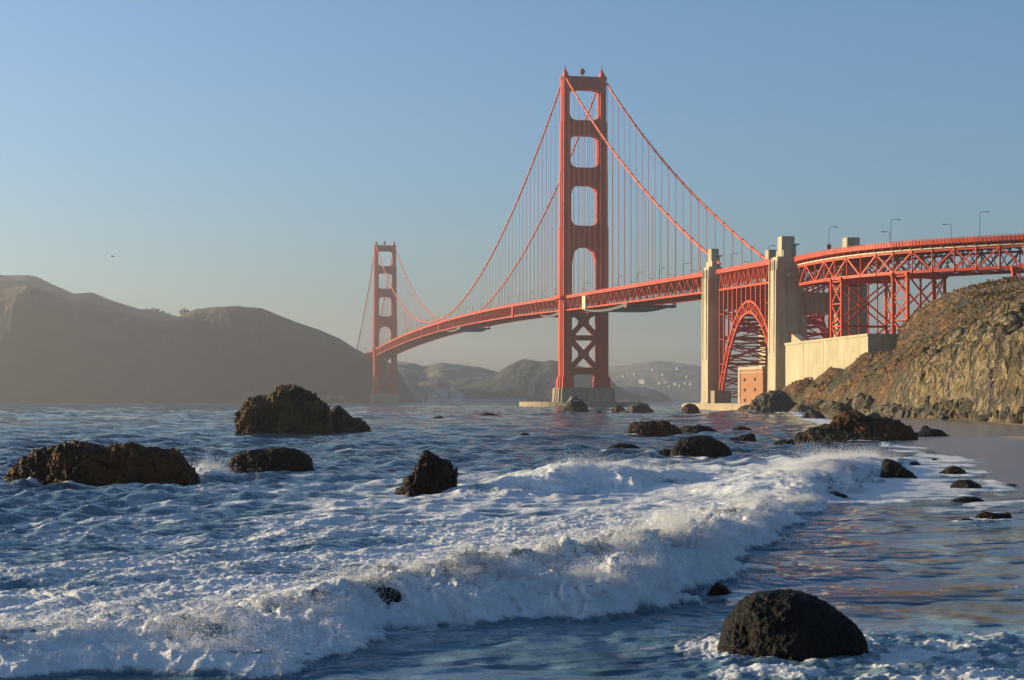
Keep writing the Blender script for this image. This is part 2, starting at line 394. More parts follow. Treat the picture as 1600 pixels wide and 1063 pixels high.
# wavelets finer than the mesh: tilt the normal by noise, without the filtering a bump map suffers far off
cn = t.n.new('ShaderNodeTexNoise'); cn.inputs['Scale'].default_value = .16; cn.inputs['Detail'].default_value = 7; cn.inputs['Roughness'].default_value = .82
t.link(t.mapping((.9, 1.3, 1)), cn.inputs[0])
vm = lambda op, a, b: (lambda q: ([t.link(x, q.inputs[i]) if hasattr(x, 'is_linked') else setattr(q.inputs[i], 'default_value', x) for i, x in enumerate((a, b))], setattr(q, 'operation', op), q.outputs[0])[2])(t.n.new('ShaderNodeVectorMath'))
tl = vm('MULTIPLY', vm('SUBTRACT', cn.outputs[1], (.5, .5, .5)), (1.9, 1.9, 0.0))
cb = t.n.new('ShaderNodeCombineXYZ'); [t.link(t.attr('chop'), cb.inputs[i]) for i in range(3)]
nb_ = vm('NORMALIZE', vm('ADD', nb_, vm('MULTIPLY', tl, cb.outputs[0])), (0, 0, 0))
M['water'] = t.out(col, rough, nb_); t.b.inputs['IOR'].default_value = 1.333
M['spray'] = NT('sea_spray').out((.82, .83, .82), .6)
M['gull'] = paint('white_feathers', (.6, .6, .58), .1)
# ================================================================ the bridge
NS, SS = -1280.0, 343.0                       # far tower and near pylons along the axis
def deck_z(s):
    if s <= 0: u = (s - NS) / 1280.0; return 75.5*(1-u) + 73.7*u + 9.3*4*u*(1-u)
    if s <= SS: return 73.7 - 8.3*(s/SS)
    return 65.4 - (s-SS)*.0185
def north_z(s): return 75.5 - (NS - s)*.022
def dz(s): return north_z(s) if s < NS else deck_z(s)
TW = 13.0                                     # half distance between the trusses
CT = 222.5                                    # cable height on the towers
def cable_z(s):
    k = 4*(CT-86.5)/1280.0**2
    if NS <= s <= 0: return 86.5 + k*(s+640)**2
    e = 67.5
    u = s/355.0 if s > 0 else (NS-s)/355.0
    return CT + (e-CT)*u - k*355.0**2*u*(1-u)

bridge = empty('suspension_bridge', B(0, 0, 0))
tag(bridge, 'long orange suspension bridge with two tall towers across the strait', 'bridge')

def leg_plan(s, w, z, wt, wl):
    a, b = wt/2, wl/2
    pts = []
    q = [(1, .30), (.86, .30), (.86, .58), (.66, .58), (.66, 1.0)]
    for sx, sy, rev in ((1, 1, 0), (-1, 1, 1), (-1, -1, 0), (1, -1, 1)):
        seq = [(x*a*sx, y*b*sy) for x, y in q]
        pts += seq[::-1] if rev else seq
    return [B(s+ps, w+pw, z) for pw, ps in pts]
LEG = [(12.1, 18.6, 11.0, 19.5), (20.5, 118, 8.4, 16.2), (118, 158, 7.6, 14.4), (158, 190.5, 6.8, 12.8), (190.5, 219.5, 5.7, 11.0)]
TS = 12.55                                    # half distance between the tower legs
def make_tower(s0, label=None):
    t = empty('tower', B(s0, 0, 0), bridge)
    for sg in (1, -1):
        m = MB(); w = sg*TS
        m.loft([leg_plan(s0, w, 12.1, 11.0, 19.5), leg_plan(s0, w, 18.6, 11.0, 19.5), leg_plan(s0, w, 20.8, 8.4, 16.2), leg_plan(s0, w, 118, 8.4, 16.2)])
        for z0, z1, wt, wl in LEG[2:]: m.loft([leg_plan(s0, w, z0-.4, wt, wl), leg_plan(s0, w, z1, wt, wl)])
        for zz, wt, wl in ((128, 7.95, 14.8), (166, 7.1, 13.2), (119, 8.6, 16.4)):   # ladder bands
            m.loft([leg_plan(s0, w, zz, wt, wl), leg_plan(s0, w, zz+1.1, wt, wl)])
        lg = m.build('leg', M['orange'], t)
        m = MB(); m.loft([leg_plan(s0, w, 219.5, 6.6, 12.0), leg_plan(s0, w, 221.0, 6.6, 12.0)])
        m.loft([[B(s0+a*5, w+b*1.6, 221) for a, b in ((1,1),(-1,1),(-1,-1),(1,-1))], [B(s0+a*2.2, w+b*1.1, 224.6) for a, b in ((1,1),(-1,1),(-1,-1),(1,-1))]])
        m.frame_box(B(s0, w, 225.4), BU*.8, BW*.8, BZ*1.0); m.tube([B(s0, w, 226), B(s0, w, 229.2)], .28)
        m.build('saddle_housing', M['orange'], t)
    def outline(zb, zt, g, hb, ht, hhb, hht):
        """cross strut between the inner faces at +-g: haunches above (hb wide, hhb tall) and below"""
        def corner(sx, up):
            w_, h_ = (hb, hhb) if up else (ht, hht); z = zt if up else zb; d = 1 if up else -1
            return [(sx*g, z + d*h_), (sx*(g-.12*w_), z + d*h_*.55), (sx*(g-.38*w_), z + d*h_*.2), (sx*(g-w_), z)]
        r = corner(1, True) + corner(-1, True)[::-1] + corner(-1, False) + corner(1, False)[::-1]
        return r
    for zb, zt, wt, dep, hb, hhb, ht, hht in ((212.8, 220.3, 5.7, 6.5, 3.2, 1.6, 4.2, 4.4), (182, 192, 6.8, 7.5, 4.2, 3.4, 4.4, 4.8), (148.5, 160.2, 7.6, 8.5, 4.2, 3.4, 5.0, 7.5), (107, 121.2, 8.4, 9.5, 4.4, 3.6, 6.0, 14)):
        g = TS - wt/2 + .6
        m = MB(); ol = outline(zb, zt, g, hb, ht, hhb, hht)
        m.prism([B(s0-dep/2, a, b) for a, b in ol], BU*dep)
        for k in range(7):
            a = -g*.72 + k*g*.24
            for e in (-1, 1): m.frame_box(B(s0+e*(dep/2+.15), a, (zb+zt)/2), BU*.25, BW*.5, BZ*((zt-zb)/2-.8))
        m.build('cross_strut', M['orange'], t)
    if True:
        m = MB(); m.frame_box(B(s0, 0, 221.2), BU*3.0, BW*9.6, BZ*.25)
        for k in range(9): m.bar(B(s0, -9.5+k*2.4, 221), B(s0, -9.5+k*2.4, 222.3), .16)
        m.build('top_platform', M['orange'], t)
        m = MB(); m.tube([B(s0, .8, 221), B(s0, .8, 224)], .5); m.ball(B(s0, .8, 225.3), 2.0); m.build('beacon', M['grey_metal'] if False else M['lamp'], t)
    g = TS - 3.9
    m = MB(); m.prism([B(s0-4, a, b) for a, b in ((-g, 26.3), (g, 26.3), (g, 18), (g-2.2, 21.7), (-g+2.2, 21.7), (-g, 18))], BU*8)
    m.build('cross_strut', M['orange'], t)
    for zz, hh in ((46.2, 1.7), (66, 1.5)): MB().frame_box(B(s0, 0, zz), BU*3.6, BW*g, BZ*hh).build('cross_strut', M['orange'], t)
    for z0, z1 in ((25.5, 45.2), (47.2, 66.5)):
        m = MB(); zc = (z0+z1)/2
        for e in (-1, 1):
            for q in (1, -1): m.bar(B(s0+e*2.6, -g-.4, zc-q*(z1-z0)/2), B(s0+e*2.6, g+.4, zc+q*(z1-z0)/2), 1.6, 2.7)
        m.prism([B(s0-4.2, a, zc+b) for a, b in ((-2.9, -1.6), (-1.6, -2.9), (1.6, -2.9), (2.9, -1.6), (2.9, 1.6), (1.6, 2.9), (-1.6, 2.9), (-2.9, 1.6))], BU*8.4)
        for sx in (-1, 1):
            for zz, q in ((z0, 1), (z1, -1)):
                m.prism([B(s0-3.2, sx*a, b) for a, b in ((g+.3, zz), (g-3.6, zz), (g+.3, zz+q*4.2))], BU*6.4)
        m.build('cross_brace', M['orange'], t)
    m = MB()                                   # fluted concrete pier
    def pier_ring(z, e):
        a, b = 20.3+e, 13.2+e; pts = []
        for sx, sy, rev in ((1, 1, 0), (-1, 1, 1), (-1, -1, 0), (1, -1, 1)):
            q = [(1, .25), (.965, .25), (.965, .5), (.93, .5), (.93, .78), (.86, .78), (.86, 1)]
            seq = [(x*a*sx, y*b*sy) for x, y in q]; pts += seq[::-1] if rev else seq
        return [B(s0+y, x, z) for x, y in pts]
    m.loft([pier_ring(-2, 1.0), pier_ring(12.2, 0)]); m.loft([pier_ring(12.2, -.7), pier_ring(12.7, -.7)])
    m.build('pier', M['pier'], t)
    return t
make_tower(0); make_tower(NS)
for ch, lb in zip([o for o in bridge.children], ('near tower standing on its own pier in open water', 'far hazy tower at the foot of the dark hill')): ch['label'] = lb

# main cables and hangers
hang = {1: [], -1: []}
for sg in (1, -1):
    s_list = [NS-330+k*20 for k in range(17)] + [NS] + [NS+1280*k/96 for k in range(1, 96)] + [0] + [k*12.2 for k in range(1, 29)] + [352]
    mc = MB(); mc.tube([B(s, sg*TW, cable_z(s)) for s in sorted(s_list)], .62, 8)
    cab = mc.build('main_cable', M['cable'], bridge)
    ss = [s for s in np.arange(15.24, 340, 15.24)] + [s for s in -np.arange(15.24, 1275, 15.24)] + [s for s in NS-np.arange(15.24, 310, 15.24)]
    ss = [s for s in ss if cable_z(s) > dz(s) + 1.2]
    ss.sort(key=lambda s: -s)
    m = MB()
    for s in ss:
        for e in (-.16, .16): m.bar(B(s+e, sg*TW, cable_z(s)-.3), B(s+e, sg*TW, dz(s)-1.5), .11, .11)
    far = MB()
    for k, s in enumerate(ss):
        h = MB() if k < 50 else far
        wd = .14 if k < 50 else .19
        for e in (-.22, .22): h.bar(B(s+e, sg*TW, cable_z(s)-.3), B(s+e, sg*TW, dz(s)-1.5), wd, wd)
        h.frame_box(B(s, sg*TW, cable_z(s)), BU*.5, BW*.72, BZ*.72)
        if k < 50: h.build('hanger', M['orange_dull'], cab)
    tag(far.build('hanger', M['orange_dull'], cab), kind='stuff')

# deck: stiffening trusses (one per side and span), road slab, rails, bottom bracing
def truss(s0, s1, name='stiffening_truss', n=None, zf=dz, dep=7.6, top=1.5, rail=True, parent=bridge, mat=None):
    n = n or max(2, int(round(abs(s1-s0)/15.24)))
    for sg in (1, -1):
        m = MB(); ss = [s0 + (s1-s0)*k/n for k in range(n+1)]; w = sg*TW
        for k in range(n):
            a, b = ss[k], ss[k+1]; c = (a+b)/2
            ta, tb, tc = zf(a)-top, zf(b)-top, zf(c)-top
            m.bar(B(a, w, ta), B(b, w, tb), .75, .8); m.bar(B(a, w, ta-dep), B(b, w, tb-dep), .8, .9)
            m.bar(B(a, w, ta-dep), B(c, w, tc), .5, .45); m.bar(B(c, w, tc), B(b, w, tb-dep), .5, .45)
            m.bar(B(a, w, ta), B(a, w, ta-dep), .26, .26); m.bar(B(c, w, tc), B(c, w, tc-dep), .22, .22)
        m.build(name, mat or M['orange'], parent)
def deck_part(s0, s1, parent=bridge, zf=dz, n=None, dep=7.6, top=1.5):
    n = n or max(2, int(round(abs(s1-s0)/15.24)))
    m = MB(); rr_ = {1: MB(), -1: MB()}; u = MB(); ss = [s0 + (s1-s0)*k/n for k in range(n+1)]
    for k in range(n):
        a, b = ss[k], ss[k+1]
        m.loft([[B(q, x, zf(q)+y) for x, y in ((14.4, -1.45), (14.4, -.55), (-14.4, -.55), (-14.4, -1.45))] for q in (a, b)])
        for sg in (1, -1):
            r = rr_[sg]
            r.loft([[B(q, sg*x, zf(q)+y) for x, y in ((14.2, -.9), (14.2, .35), (14.34, .35), (14.34, -.9))] for q in (a, b)])
            r.bar(B(a, sg*14.27, zf(a)+.62), B(b, sg*14.27, zf(b)+.62), .16, .14)
            for j in range(5):
                q = a + (b-a)*j/5; r.bar(B(q, sg*14.27, zf(q)-1), B(q, sg*14.27, zf(q)+.7), .16, .16)
                u.prism([B(q-.12, sg*x, zf(q)+y) for x, y in ((13.4, -1.5), (14.4, -1.5), (13.4, -2.6))], BU*.24)
        for q in (a,):
            u.frame_box(B(q, 0, zf(q)-2.4), BU*.3, BW*12.6, BZ*.95)
            u.bar(B(q, -12.9, zf(q)-top-dep), B(q, 12.9, zf(q)-top-dep), .6, .5)
        c = (a+b)/2
        u.bar(B(a, -12.9, zf(a)-top-dep), B(c, 12.9, zf(c)-top-dep), .5, .4); u.bar(B(c, 12.9, zf(c)-top-dep), B(b, -12.9, zf(b)-top-dep), .5, .4)
        u.bar(B(a, 12.9, zf(a)-top-dep), B(c, -12.9, zf(c)-top-dep), .5, .4); u.bar(B(c, -12.9, zf(c)-top-dep), B(b, 12.9, zf(b)-top-dep), .5, .4)
        for w in (-8, -3, 3, 8): u.bar(B(a, w, zf(a)-1.9), B(b, w, zf(b)-1.9), .35, .8)
    m.build('road_slab', M['orange_dull'], parent); [q.build('railing', M['orange'], parent) for q in rr_.values()]; u.build('floor_beams', M['orange_dull'], parent)
for a, b in ((NS-343, NS-4.5), (NS+4.5, -4.5), (4.5, SS-8)): truss(a, b)
deck_part(NS-343, SS-8)
for sg in (1, -1):                             # the sidewalk bays round the tower legs
    for s0 in (0, NS):
        m = MB(); m.frame_box(B(s0, sg*17.0, dz(s0)-.9), BU*10.4, BW*1.3, BZ*.5)
        for q in np.arange(-10, 10.1, 2): m.bar(B(s0+q, sg*18.1, dz(s0)-1), B(s0+q, sg*18.1, dz(s0)+1.0), .16)
        m.frame_box(B(s0, sg*18.15, dz(s0)+.05), BU*10.4, BW*.1, BZ*.7)
        for q in (-8, 0, 8): m.prism([B(s0+q-.3, sg*x, dz(s0)+y) for x, y in ((12.5, -1.3), (18, -1.3), (13, -5))], BU*.6)
        m.build('sidewalk_bay', M['orange'], bridge)
m = MB(); m.frame_box(B(-192, TW+.75, dz(-192)-5), BU*2.6, BW*.5, BZ*5.2); m.build('expansion_joint_cover', M['orange'], bridge)
for q in (-620, -760, -905):
    m = MB(); m.frame_box(B(q, TW+.75, dz(q)-5), BU*1.8, BW*.4, BZ*5.0); m.build('expansion_joint_cover', M['orange'], bridge)

# things that hang on the bridge
m = MB(); sp = 64.0
m.frame_box(B(sp, TW+.9, dz(sp)-5.1), BU*4.9, BW*.18, BZ*4.9)
for q in (-4.8, 0, 4.8): m.bar(B(sp+q, TW+1.15, dz(sp)-10), B(sp+q, TW+1.15, dz(sp)-.2), .2)
tag(m.build('work_screen', M['tarp'], origin=B(sp, TW+.9, dz(sp)-10)), 'pale cream work screen hung on the deck truss beside the near tower', 'screen')
def platform(s0, s1, lab):
    r = empty('maintenance_platform', B(s1, 0, dz(s1)-10)); tag(r, lab, 'platform', 'maintenance platforms under the deck')
    m = MB(); zb = lambda s: dz(s)-10.2
    m.frame_box(B(s1, 0, zb(s1)-1.2), BU*3.4, BW*14.6, BZ*.7)
    for w in (-14, -7, 0, 7, 14): m.bar(B(s1, w, zb(s1)-1.2), B(s1, w, zb(s1)+.4), .6)
    for w in (-14.2, 14.2): m.bar(B(s1-4, w, zb(s1)+.3), B(s1+4, w, zb(s1)+.3), .5, 1.2)
    m.build('gantry', M['lamp'], r)
    m = MB(); n = 10; rings = []
    for k in range(n+1):
        s = s0+(s1-s0)*k/n; sag = 2.1*math.sin(math.pi*min(1, k/n*1.02))**.7
        rings.append([B(s, x, zb(s)-.4-sag-y) for x, y in ((14.9, -1.0), (13.9, .3), (-13.9, .3), (-14.9, -1.0), (-13.9, .12), (13.9, .12))])
    m.loft(rings); m.build('netting', M['net'], r)
platform(64, 175, 'pale maintenance netting with dark gantry under the deck, between near tower and concrete pylons')
platform(-78, -12, 'pale maintenance netting under the deck on the far side of the near tower')
platform(-560, -470, 'small maintenance netting with dark gantry under the middle of the main span')

ORD = ['first', 'second', 'third', 'fourth', 'fifth', 'sixth', 'seventh', 'eighth', 'ninth', 'tenth', 'eleventh', 'twelfth', 'thirteenth', 'fourteenth', 'fifteenth', 'sixteenth', 'seventeenth', 'eighteenth', 'nineteenth', 'twentieth', 'twenty-first', 'twenty-second', 'twenty-third', 'twenty-fourth', 'twenty-fifth', 'twenty-sixth', 'twenty-seventh', 'twenty-eighth', 'twenty-ninth']
def lamp_thing(loc, side, h=7.2, arm=2.2, r=.11, name='street_lamp'):
    t = empty(name, loc); loc = Vector(loc); d = Vector(side).normalized()
    m = MB(); m.tube([loc - BZ*1.2, loc + BZ*.9], r*1.9, 8); m.tube([loc + BZ*.9, loc + BZ*(h-.8)], r, 6); m.build('pole', M['lamp'], t)
    m = MB(); m.tube([loc + BZ*(h-.8), loc + BZ*(h-.3) + d*.25, loc + BZ*h + d*.9, loc + BZ*h + d*arm], r*.9, 6); m.build('arm', M['lamp'], t)
    m = MB(); c = loc + BZ*(h-.12) + d*(arm+.35); e = d.cross(BZ)
    m.loft([[c + d*a + e*b - BZ*.1 for a, b in ((-.7, -.3), (.7, -.3), (.7, .3), (-.7, .3))], [c + d*a + e*b + BZ*.16 for a, b in ((-.55, -.2), (.55, -.2), (.55, .2), (-.55, .2))]])
    m.build('lamp_head', M['lamp'], t)
    return t
def copy_thing(o, loc, rotz=0.0):
    c = o.copy(); C.objects.link(c); c.location = loc; c.rotation_euler.z = rotz
    for ch in o.children:
        d = ch.copy(); C.objects.link(d); d.parent = c
    return c
proto = {}
for sg, row, off in ((1, 'west', 292.0), (-1, 'east', 314.0)):
    k = 0; cnt = {}
    while True:
        s = off - 45.72*k; k += 1
        if s < NS + 12: break
        if abs(s) < 9: continue
        loc = B(s, sg*13.9, dz(s)-.4)
        if sg not in proto: o = proto[sg] = lamp_thing(loc, BU*(-.0)-BW*sg)
        else: o = copy_thing(proto[sg], loc)
        span = 'between near tower and pylons' if s > 0 else 'on main span'
        cnt[span] = cnt.get(span, 0) + 1
        i = cnt[span]
        if span.startswith('on'): lab = f"slim lamp on the main span's {row} railing, {ORD[i-1]} beyond the near tower"
        else: lab = f"slim lamp on the {row} railing, {ORD[i-1]} out from the concrete pylons towards the near tower"
        tag(o, lab, 'street lamp', 'street lamps along the suspended deck')

# concrete ring round the near pier
m = MB(); n = 48; ca, cb = 41.0, 47.0
o_ = [B(cb*math.sin(2*math.pi*k/n), 2+ca*math.cos(2*math.pi*k/n), 0) for k in range(n)]
i_ = [B((cb-6)*math.sin(2*math.pi*k/n), 2+(ca-6)*math.cos(2*math.pi*k/n), 0) for k in range(n)]
up = lambda L, z: [Vector((p.x, p.y, z)) for p in L]
vs = up(o_, -2) + up(o_, 3.3) + up(i_, 3.3) + up(i_, -2); fs = []
for r_ in range(3):
    for k in range(n): fs.append((r_*n+k, r_*n+(k+1) % n, (r_+1)*n+(k+1) % n, (r_+1)*n+k))
m.add(vs, fs)
fend = empty('pier_fender', B(0, 0, 0)); tag(fend, 'low oval concrete fender ring around the near tower pier', 'fender')
m.build('ring_wall', M['seawall'], fend)
m = MB()
for k in range(0, n, 2):
    p = B((cb-1)*math.sin(2*math.pi*k/n), 2+(ca-1)*math.cos(2*math.pi*k/n), 3.3); m.bar(p, p + BZ*1.2, .22)
m.build('railing_posts', M['lamp'], fend)

# ================================================================ concrete pylons, arch span, fort, anchorage
def shaft(m, s0, w0, z0, zt, wt, wl, e=1):
    """a pylon shaft: battered, with a stepped crown; e points to the roadway side"""
    def ring(z, a, b, ds=0, dw=0): return [B(s0+ds+y*b/2, w0+dw+x*a/2, z) for x, y in ((1,1),(-1,1),(-1,-1),(1,-1))]
    m.loft([ring(z0, wt*1.12, wl*1.1), ring(z0+2.5, wt*1.12, wl*1.1)])
    m.loft([ring(z0+2.5, wt*1.05, wl*1.04), ring(zt-14, wt*.98, wl*.97)])
    m.loft([ring(zt-14, wt*.86, wl*.80, 0, -.2), ring(zt-8.5, wt*.84, wl*.78, 0, -.2)])
    m.loft([ring(zt-8.5, wt*.50, wl*.56, 0, -.4), ring(zt, wt*.48, wl*.54, 0, -.4)])
    m.loft([ring(zt-14, wt*.34, wl*.96, -.6, .3), ring(zt-5.8, wt*.32, wl*.92, -.6, .3)]); m.frame_box(B(s0+wl*.3, w0-wt*.3, zt-3.4), BU*.9, BW*1.4, BZ*.25); m.bar(B(s0+wl*.3, w0-wt*.3, zt-8.5), B(s0+wl*.3, w0-wt*.3, zt-3.4), .5)
def pylon(s0, wid, lon, zt, z0, label, lab_beam):
    t = empty('concrete_pylon', B(s0, 0, z0)); tag(t, label, 'pylon')
    for sg in (1, -1):
        m = MB(); shaft(m, s0, sg*TWP, z0, zt, wid, lon)
        for q in (-.28, .28):                  # vertical grooves read as raised fins on the west face
            m.frame_box(B(s0+q*lon, sg*(TWP+wid*.5), (zt+z0)/2+6), BU*.35, BW*.35, BZ*((zt-z0)/2-16))
        m.build('shaft', M['concrete'], t)
    m = MB(); m.frame_box(B(s0, 0, lab_beam), BU*lon*.36, BW*(TWP-wid/2+.3), BZ*4.2); m.build('cross_beam', M['concrete'], t)
    return t
TWP = 14.2
pylon(SS+1, 7.6, 10.5, 76.0, 1.5, 'tall concrete pylon pair in the water edge, nearer the tower, left of the orange arch', 52)
py2 = pylon(447, 11.4, 9.8, 72.3, 2.0, 'tall concrete pylon pair on land, right of the orange arch above the anchorage wall', 45)
for sg in (1, -1):                             # bearing corbels on the shore side
    m = MB(); m.frame_box(B(452.4, sg*(TWP-2.6), 44), BU*.6, BW*3.0, BZ*11.5); m.frame_box(B(452.6, sg*(TWP-2.4), 56.2), BU*1.0, BW*3.4, BZ*.8)
    m.frame_box(B(452.3, sg*(TWP-5.2), 20), BU*.5, BW*2.2, BZ*20)
    m.build('corbel', M['concrete'], py2)

arch = empty('arch_span', B(395, 0, 3)); tag(arch, 'orange steel arch span with truss deck between the two concrete pylon pairs', 'arch bridge')
A0, A1 = SS+8.5, 439.5
def arch_z(u, z0, rise): return z0 + rise*(1-(2*u-1)**2)**.92
for sg in (1, -1):
    m = MB(); n = 22; w = sg*TW
    out_, inn = [], []
    for k in range(n+1):
        u = k/n
        out_.append((A0 + (A1-A0)*u, arch_z(u, 8.5, 40.0)))
        inn.append((A0 + 3.5 + (A1-A0-7)*u, arch_z(u, 6.0, 37.6)))
    for k in range(n):
        (a, az), (b, bz) = out_[k], out_[k+1]; (c, cz), (d, dz_) = inn[k], inn[k+1]
        m.bar(B(a, w, az), B(b, w, bz), 1.0, .95); m.bar(B(c, w, cz), B(d, w, dz_), 1.0, .95)
        m.bar(B(b, w, bz), B(d, w, dz_), .5, .45)
        m.bar(*((B(a, w, az), B(d, w, dz_)) if k % 2 else (B(c, w, cz), B(b, w, bz))), .5, .45)
    m.build('arch_rib', M['orange'], arch)
    N2 = 13
    for k in range(N2+1):
        s = A0 + .5 + (A1-A0-1)*k/N2; zb = arch_z((s-A0)/(A1-A0), 8.5, 40)
        zt = deck_z(s)-9
        if zt > zb+1:
            MB().bar(B(s, w, zb), B(s, w, zt), .75, .75).build('spandrel_column', M['orange'], arch)
truss(A0, A1, 'deck_truss', 13, parent=arch, dep=7.4, top=1.6)
deck_part(A0-1, A1+1, arch, dz, 6, 7.4, 1.6)
m = MB()                                       # sway frames between the two arch planes
N2 = 13
for k in range(N2+1):
    s = A0 + .5 + (A1-A0-1)*k/N2; zb = arch_z((s-A0)/(A1-A0), 8.5, 40); zt = deck_z(s)-9
    nb = max(1, int(round((zt-zb)/11)))
    for j in range(nb):
        a, b = zb+(zt-zb)*j/nb, zb+(zt-zb)*(j+1)/nb
        m.bar(B(s, -TW, a), B(s, TW, b), .5, .5); m.bar(B(s, TW, a), B(s, -TW, b), .5, .5); m.bar(B(s, TW, a), B(s, -TW, a), .55, .55)
        if k < N2 and k % 2 == 0 and zt-zb > 14 and j:
            for w in (-TW, TW): m.bar(B(s, w, a), B(s+(A1-A0)/N2, w, a), .3, .3)
for k in range(n):
    (c, cz), (d, dz_) = inn[k], inn[k+1]; (a, az), (b, bz) = out_[k], out_[k+1]
    m.bar(B(c, -TW, cz), B(d, TW, dz_), .55, .55); m.bar(B(c, TW, cz), B(d, -TW, dz_), .55, .55); m.bar(B(c, TW, cz), B(c, -TW, cz), .6, .6)
    m.bar(B(a, -TW, az), B(b, TW, bz), .45, .45); m.bar(B(a, TW, az), B(a, -TW, az), .45, .45)
m.build('sway_bracing', M['orange_dull'], arch)
for sg in (1, -1):
    m = MB(); m.frame_box(B(A0+1.5, sg*TW, 5), BU*3.5, BW*4, BZ*4.0); m.build('abutment', M['pier'], arch)

# brick fort under the arch
fort = empty('brick_fort', B(420, 20, 2)); tag(fort, 'old red brick fort with small square windows under the orange arch', 'fort')
fz0, fz1 = 1.0, 19.2
fp = [(404, 15.5), (407.5, 21.5), (440, 21.5), (440, -25), (404, -25)]
m = MB(); m.prism([B(a, b, fz0) for a, b in fp], BZ*(fz1-fz0-1.6)); m.build('wall', M['brick'], fort)
fq = [(403.6, 15.7), (407.3, 21.9), (440.2, 21.9), (440.2, -25.3), (403.6, -25.3)]
m = MB(); m.prism([B(a, b, fz1-1.6) for a, b in fq], BZ*1.3)
m.prism([B(a, b, fz1-3.0) for a, b in [(403.85, 15.6), (407.4, 21.7), (440.1, 21.7), (440.1, -25.1), (403.85, -25.1)]], BZ*.4); m.build('parapet', M['quoin'], fort)
m = MB(); m.prism([B(a, b, fz0) for a, b in ((403.7, 15.7), (407.3, 21.85), (409.6, 21.85), (409.6, 21.3), (407.7, 21.3), (404.3, 15.4))], BZ*(fz1-fz0-1.7)); m.build('corner_quoins', M['quoin'], fort)
for zz in (13.4, 9.0, 4.6):
    for s in (416, 430):
        f_ = MB(); f_.frame_box(B(s, 21.5, zz), BU*1.0, BW*.2, BZ*.8); fr = f_.build('window', M['brick'], fort)
        f_ = MB(); f_.frame_box(B(s, 21.68, zz), BU*.8, BW*.1, BZ*.62); f_.build('opening', M['dark_hole'], fr)
# stone sea wall the fort and the near pylons stand on
sw = MB(); pts = [(470, 31), (395, 33), (336, 27), (326, 8), (326, -30), (470, -30)]
sw.prism([B(a, b, -2) for a, b in pts], BZ*4.7); sw.prism([B(a, b, 2.7) for a, b in [(470, 30), (395.5, 32), (337, 26), (327, 7.5), (327, -29), (470, -29)]], BZ*.5)
tag(sw.build('sea_wall', M['seawall'], origin=B(395, 30, 0)), 'low yellow stone sea wall below the pylons and the brick fort', 'sea wall')

# anchorage wall on the slope
anc = empty('anchorage', B(500, 12, 10)); tag(anc, 'pale sunlit concrete anchorage wall stepping up from the slope', 'anchorage')
m = MB(); zt0, zt1 = 27.0, 27.6; a0, a1, wf = 456.5, 545.0, 17.4
m.prism([B(a0, wf, -1), B(a1, wf, -1), B(a1, wf, zt1), B(a0, wf, zt0)], BW*-44); m.build('wall', M['concrete_wall'], anc)
m = MB(); m.prism([B(a0-.4, wf+.35, zt0), B(a1+.3, wf+.35, zt1), B(a1+.3, wf+.35, zt1+.9), B(a0-.4, wf+.35, zt0+.9)], BW*-1.3)
m.prism([B(a1-.7, wf-1.0, zt1), B(a1+.3, wf-1.0, zt1), B(a1+.3, wf-1.0, zt1+.9), B(a1-.7, wf-1.0, zt1+.9)], BW*-42)
m.prism([B(458.5, wf-1.8, zt0), B(474, wf-1.8, zt0+.2), B(459, wf-1.8, zt0+4.6)], BW*-3.0); m.build('coping', M['concrete_wall'], anc)
m = MB()
for s in (478, 500, 522): m.frame_box(B(s, wf+.0, 12), BU*.09, BW*.06, BZ*14.8)
m.build('joint_strips', M['pier'], anc)

# ================================================================ approach viaduct on steel towers, curving inland
VP = np.array([(115.6, 703), (119.5, 684), (127.4, 660), (141.5, 637), (160, 619.5), (183, 604), (210, 591), (245, 579)], float)
_seg = np.concatenate([[0], np.cumsum(np.linalg.norm(np.diff(VP, axis=0), axis=1))])
def catmull(t):
    i = int(min(max(np.searchsorted(_seg, t)-1, 0), len(VP)-2)); u = (t-_seg[i])/(_seg[i+1]-_seg[i])
    p = [VP[max(i-1, 0)], VP[i], VP[i+1], VP[min(i+2, len(VP)-1)]]
    return .5*((2*p[1]) + (-p[0]+p[2])*u + (2*p[0]-5*p[1]+4*p[2]-p[3])*u*u + (-p[0]+3*p[1]-3*p[2]+p[3])*u**3)
VL = _seg[-1]
def V(t, w, z):
    """viaduct frame: t along the west railing from the pylon, w inland from it"""
    p = catmull(t); q = catmull(min(t+1, VL)) - catmull(max(t-1, 0)); q /= np.linalg.norm(q)
    return Vector((p[0] - q[1]*w, p[1] + q[0]*w, z))
def v_rail(t): return 63.4 - .0*t
via = empty('approach_viaduct', V(60, 14, 20)); tag(via, 'orange steel approach viaduct curving inland on lattice towers above the hillside', 'viaduct')
npan = 22; tt = [1.0 + (VL-2)*k/npan for k in range(npan+1)]
VT, VB = 59.4, 52.0
for w in (2.2, 26.2):
    m = MB()
    for k in range(npan):
        a, b = tt[k], tt[k+1]; c = (a+b)/2
        m.bar(V(a, w, VT), V(b, w, VT), .8, .8); m.bar(V(a, w, VB), V(b, w, VB), .95, 1.1)
        m.bar(V(a, w, VB), V(a, w, VT), .4, .4)
        if k % 4 == 3:
            m.bar(V(a, w, VB), V(b, w, VT), .5, .5); m.bar(V(a, w, VT), V(b, w, VB), .5, .5)
        elif k % 2 == 0: m.bar(V(a, w, VB), V(b, w, VT), .62, .6)
        else: m.bar(V(a, w, VT), V(b, w, VB), .62, .6)
        for z in (VB, VT): m.frame_box(V(a, w, z), BU*.6, BW*.45, BZ*.6)
    m.build('side_truss', M['orange'], via)
m = MB(); u_ = MB(); vr = {0.0: MB(), 28.3: MB()}
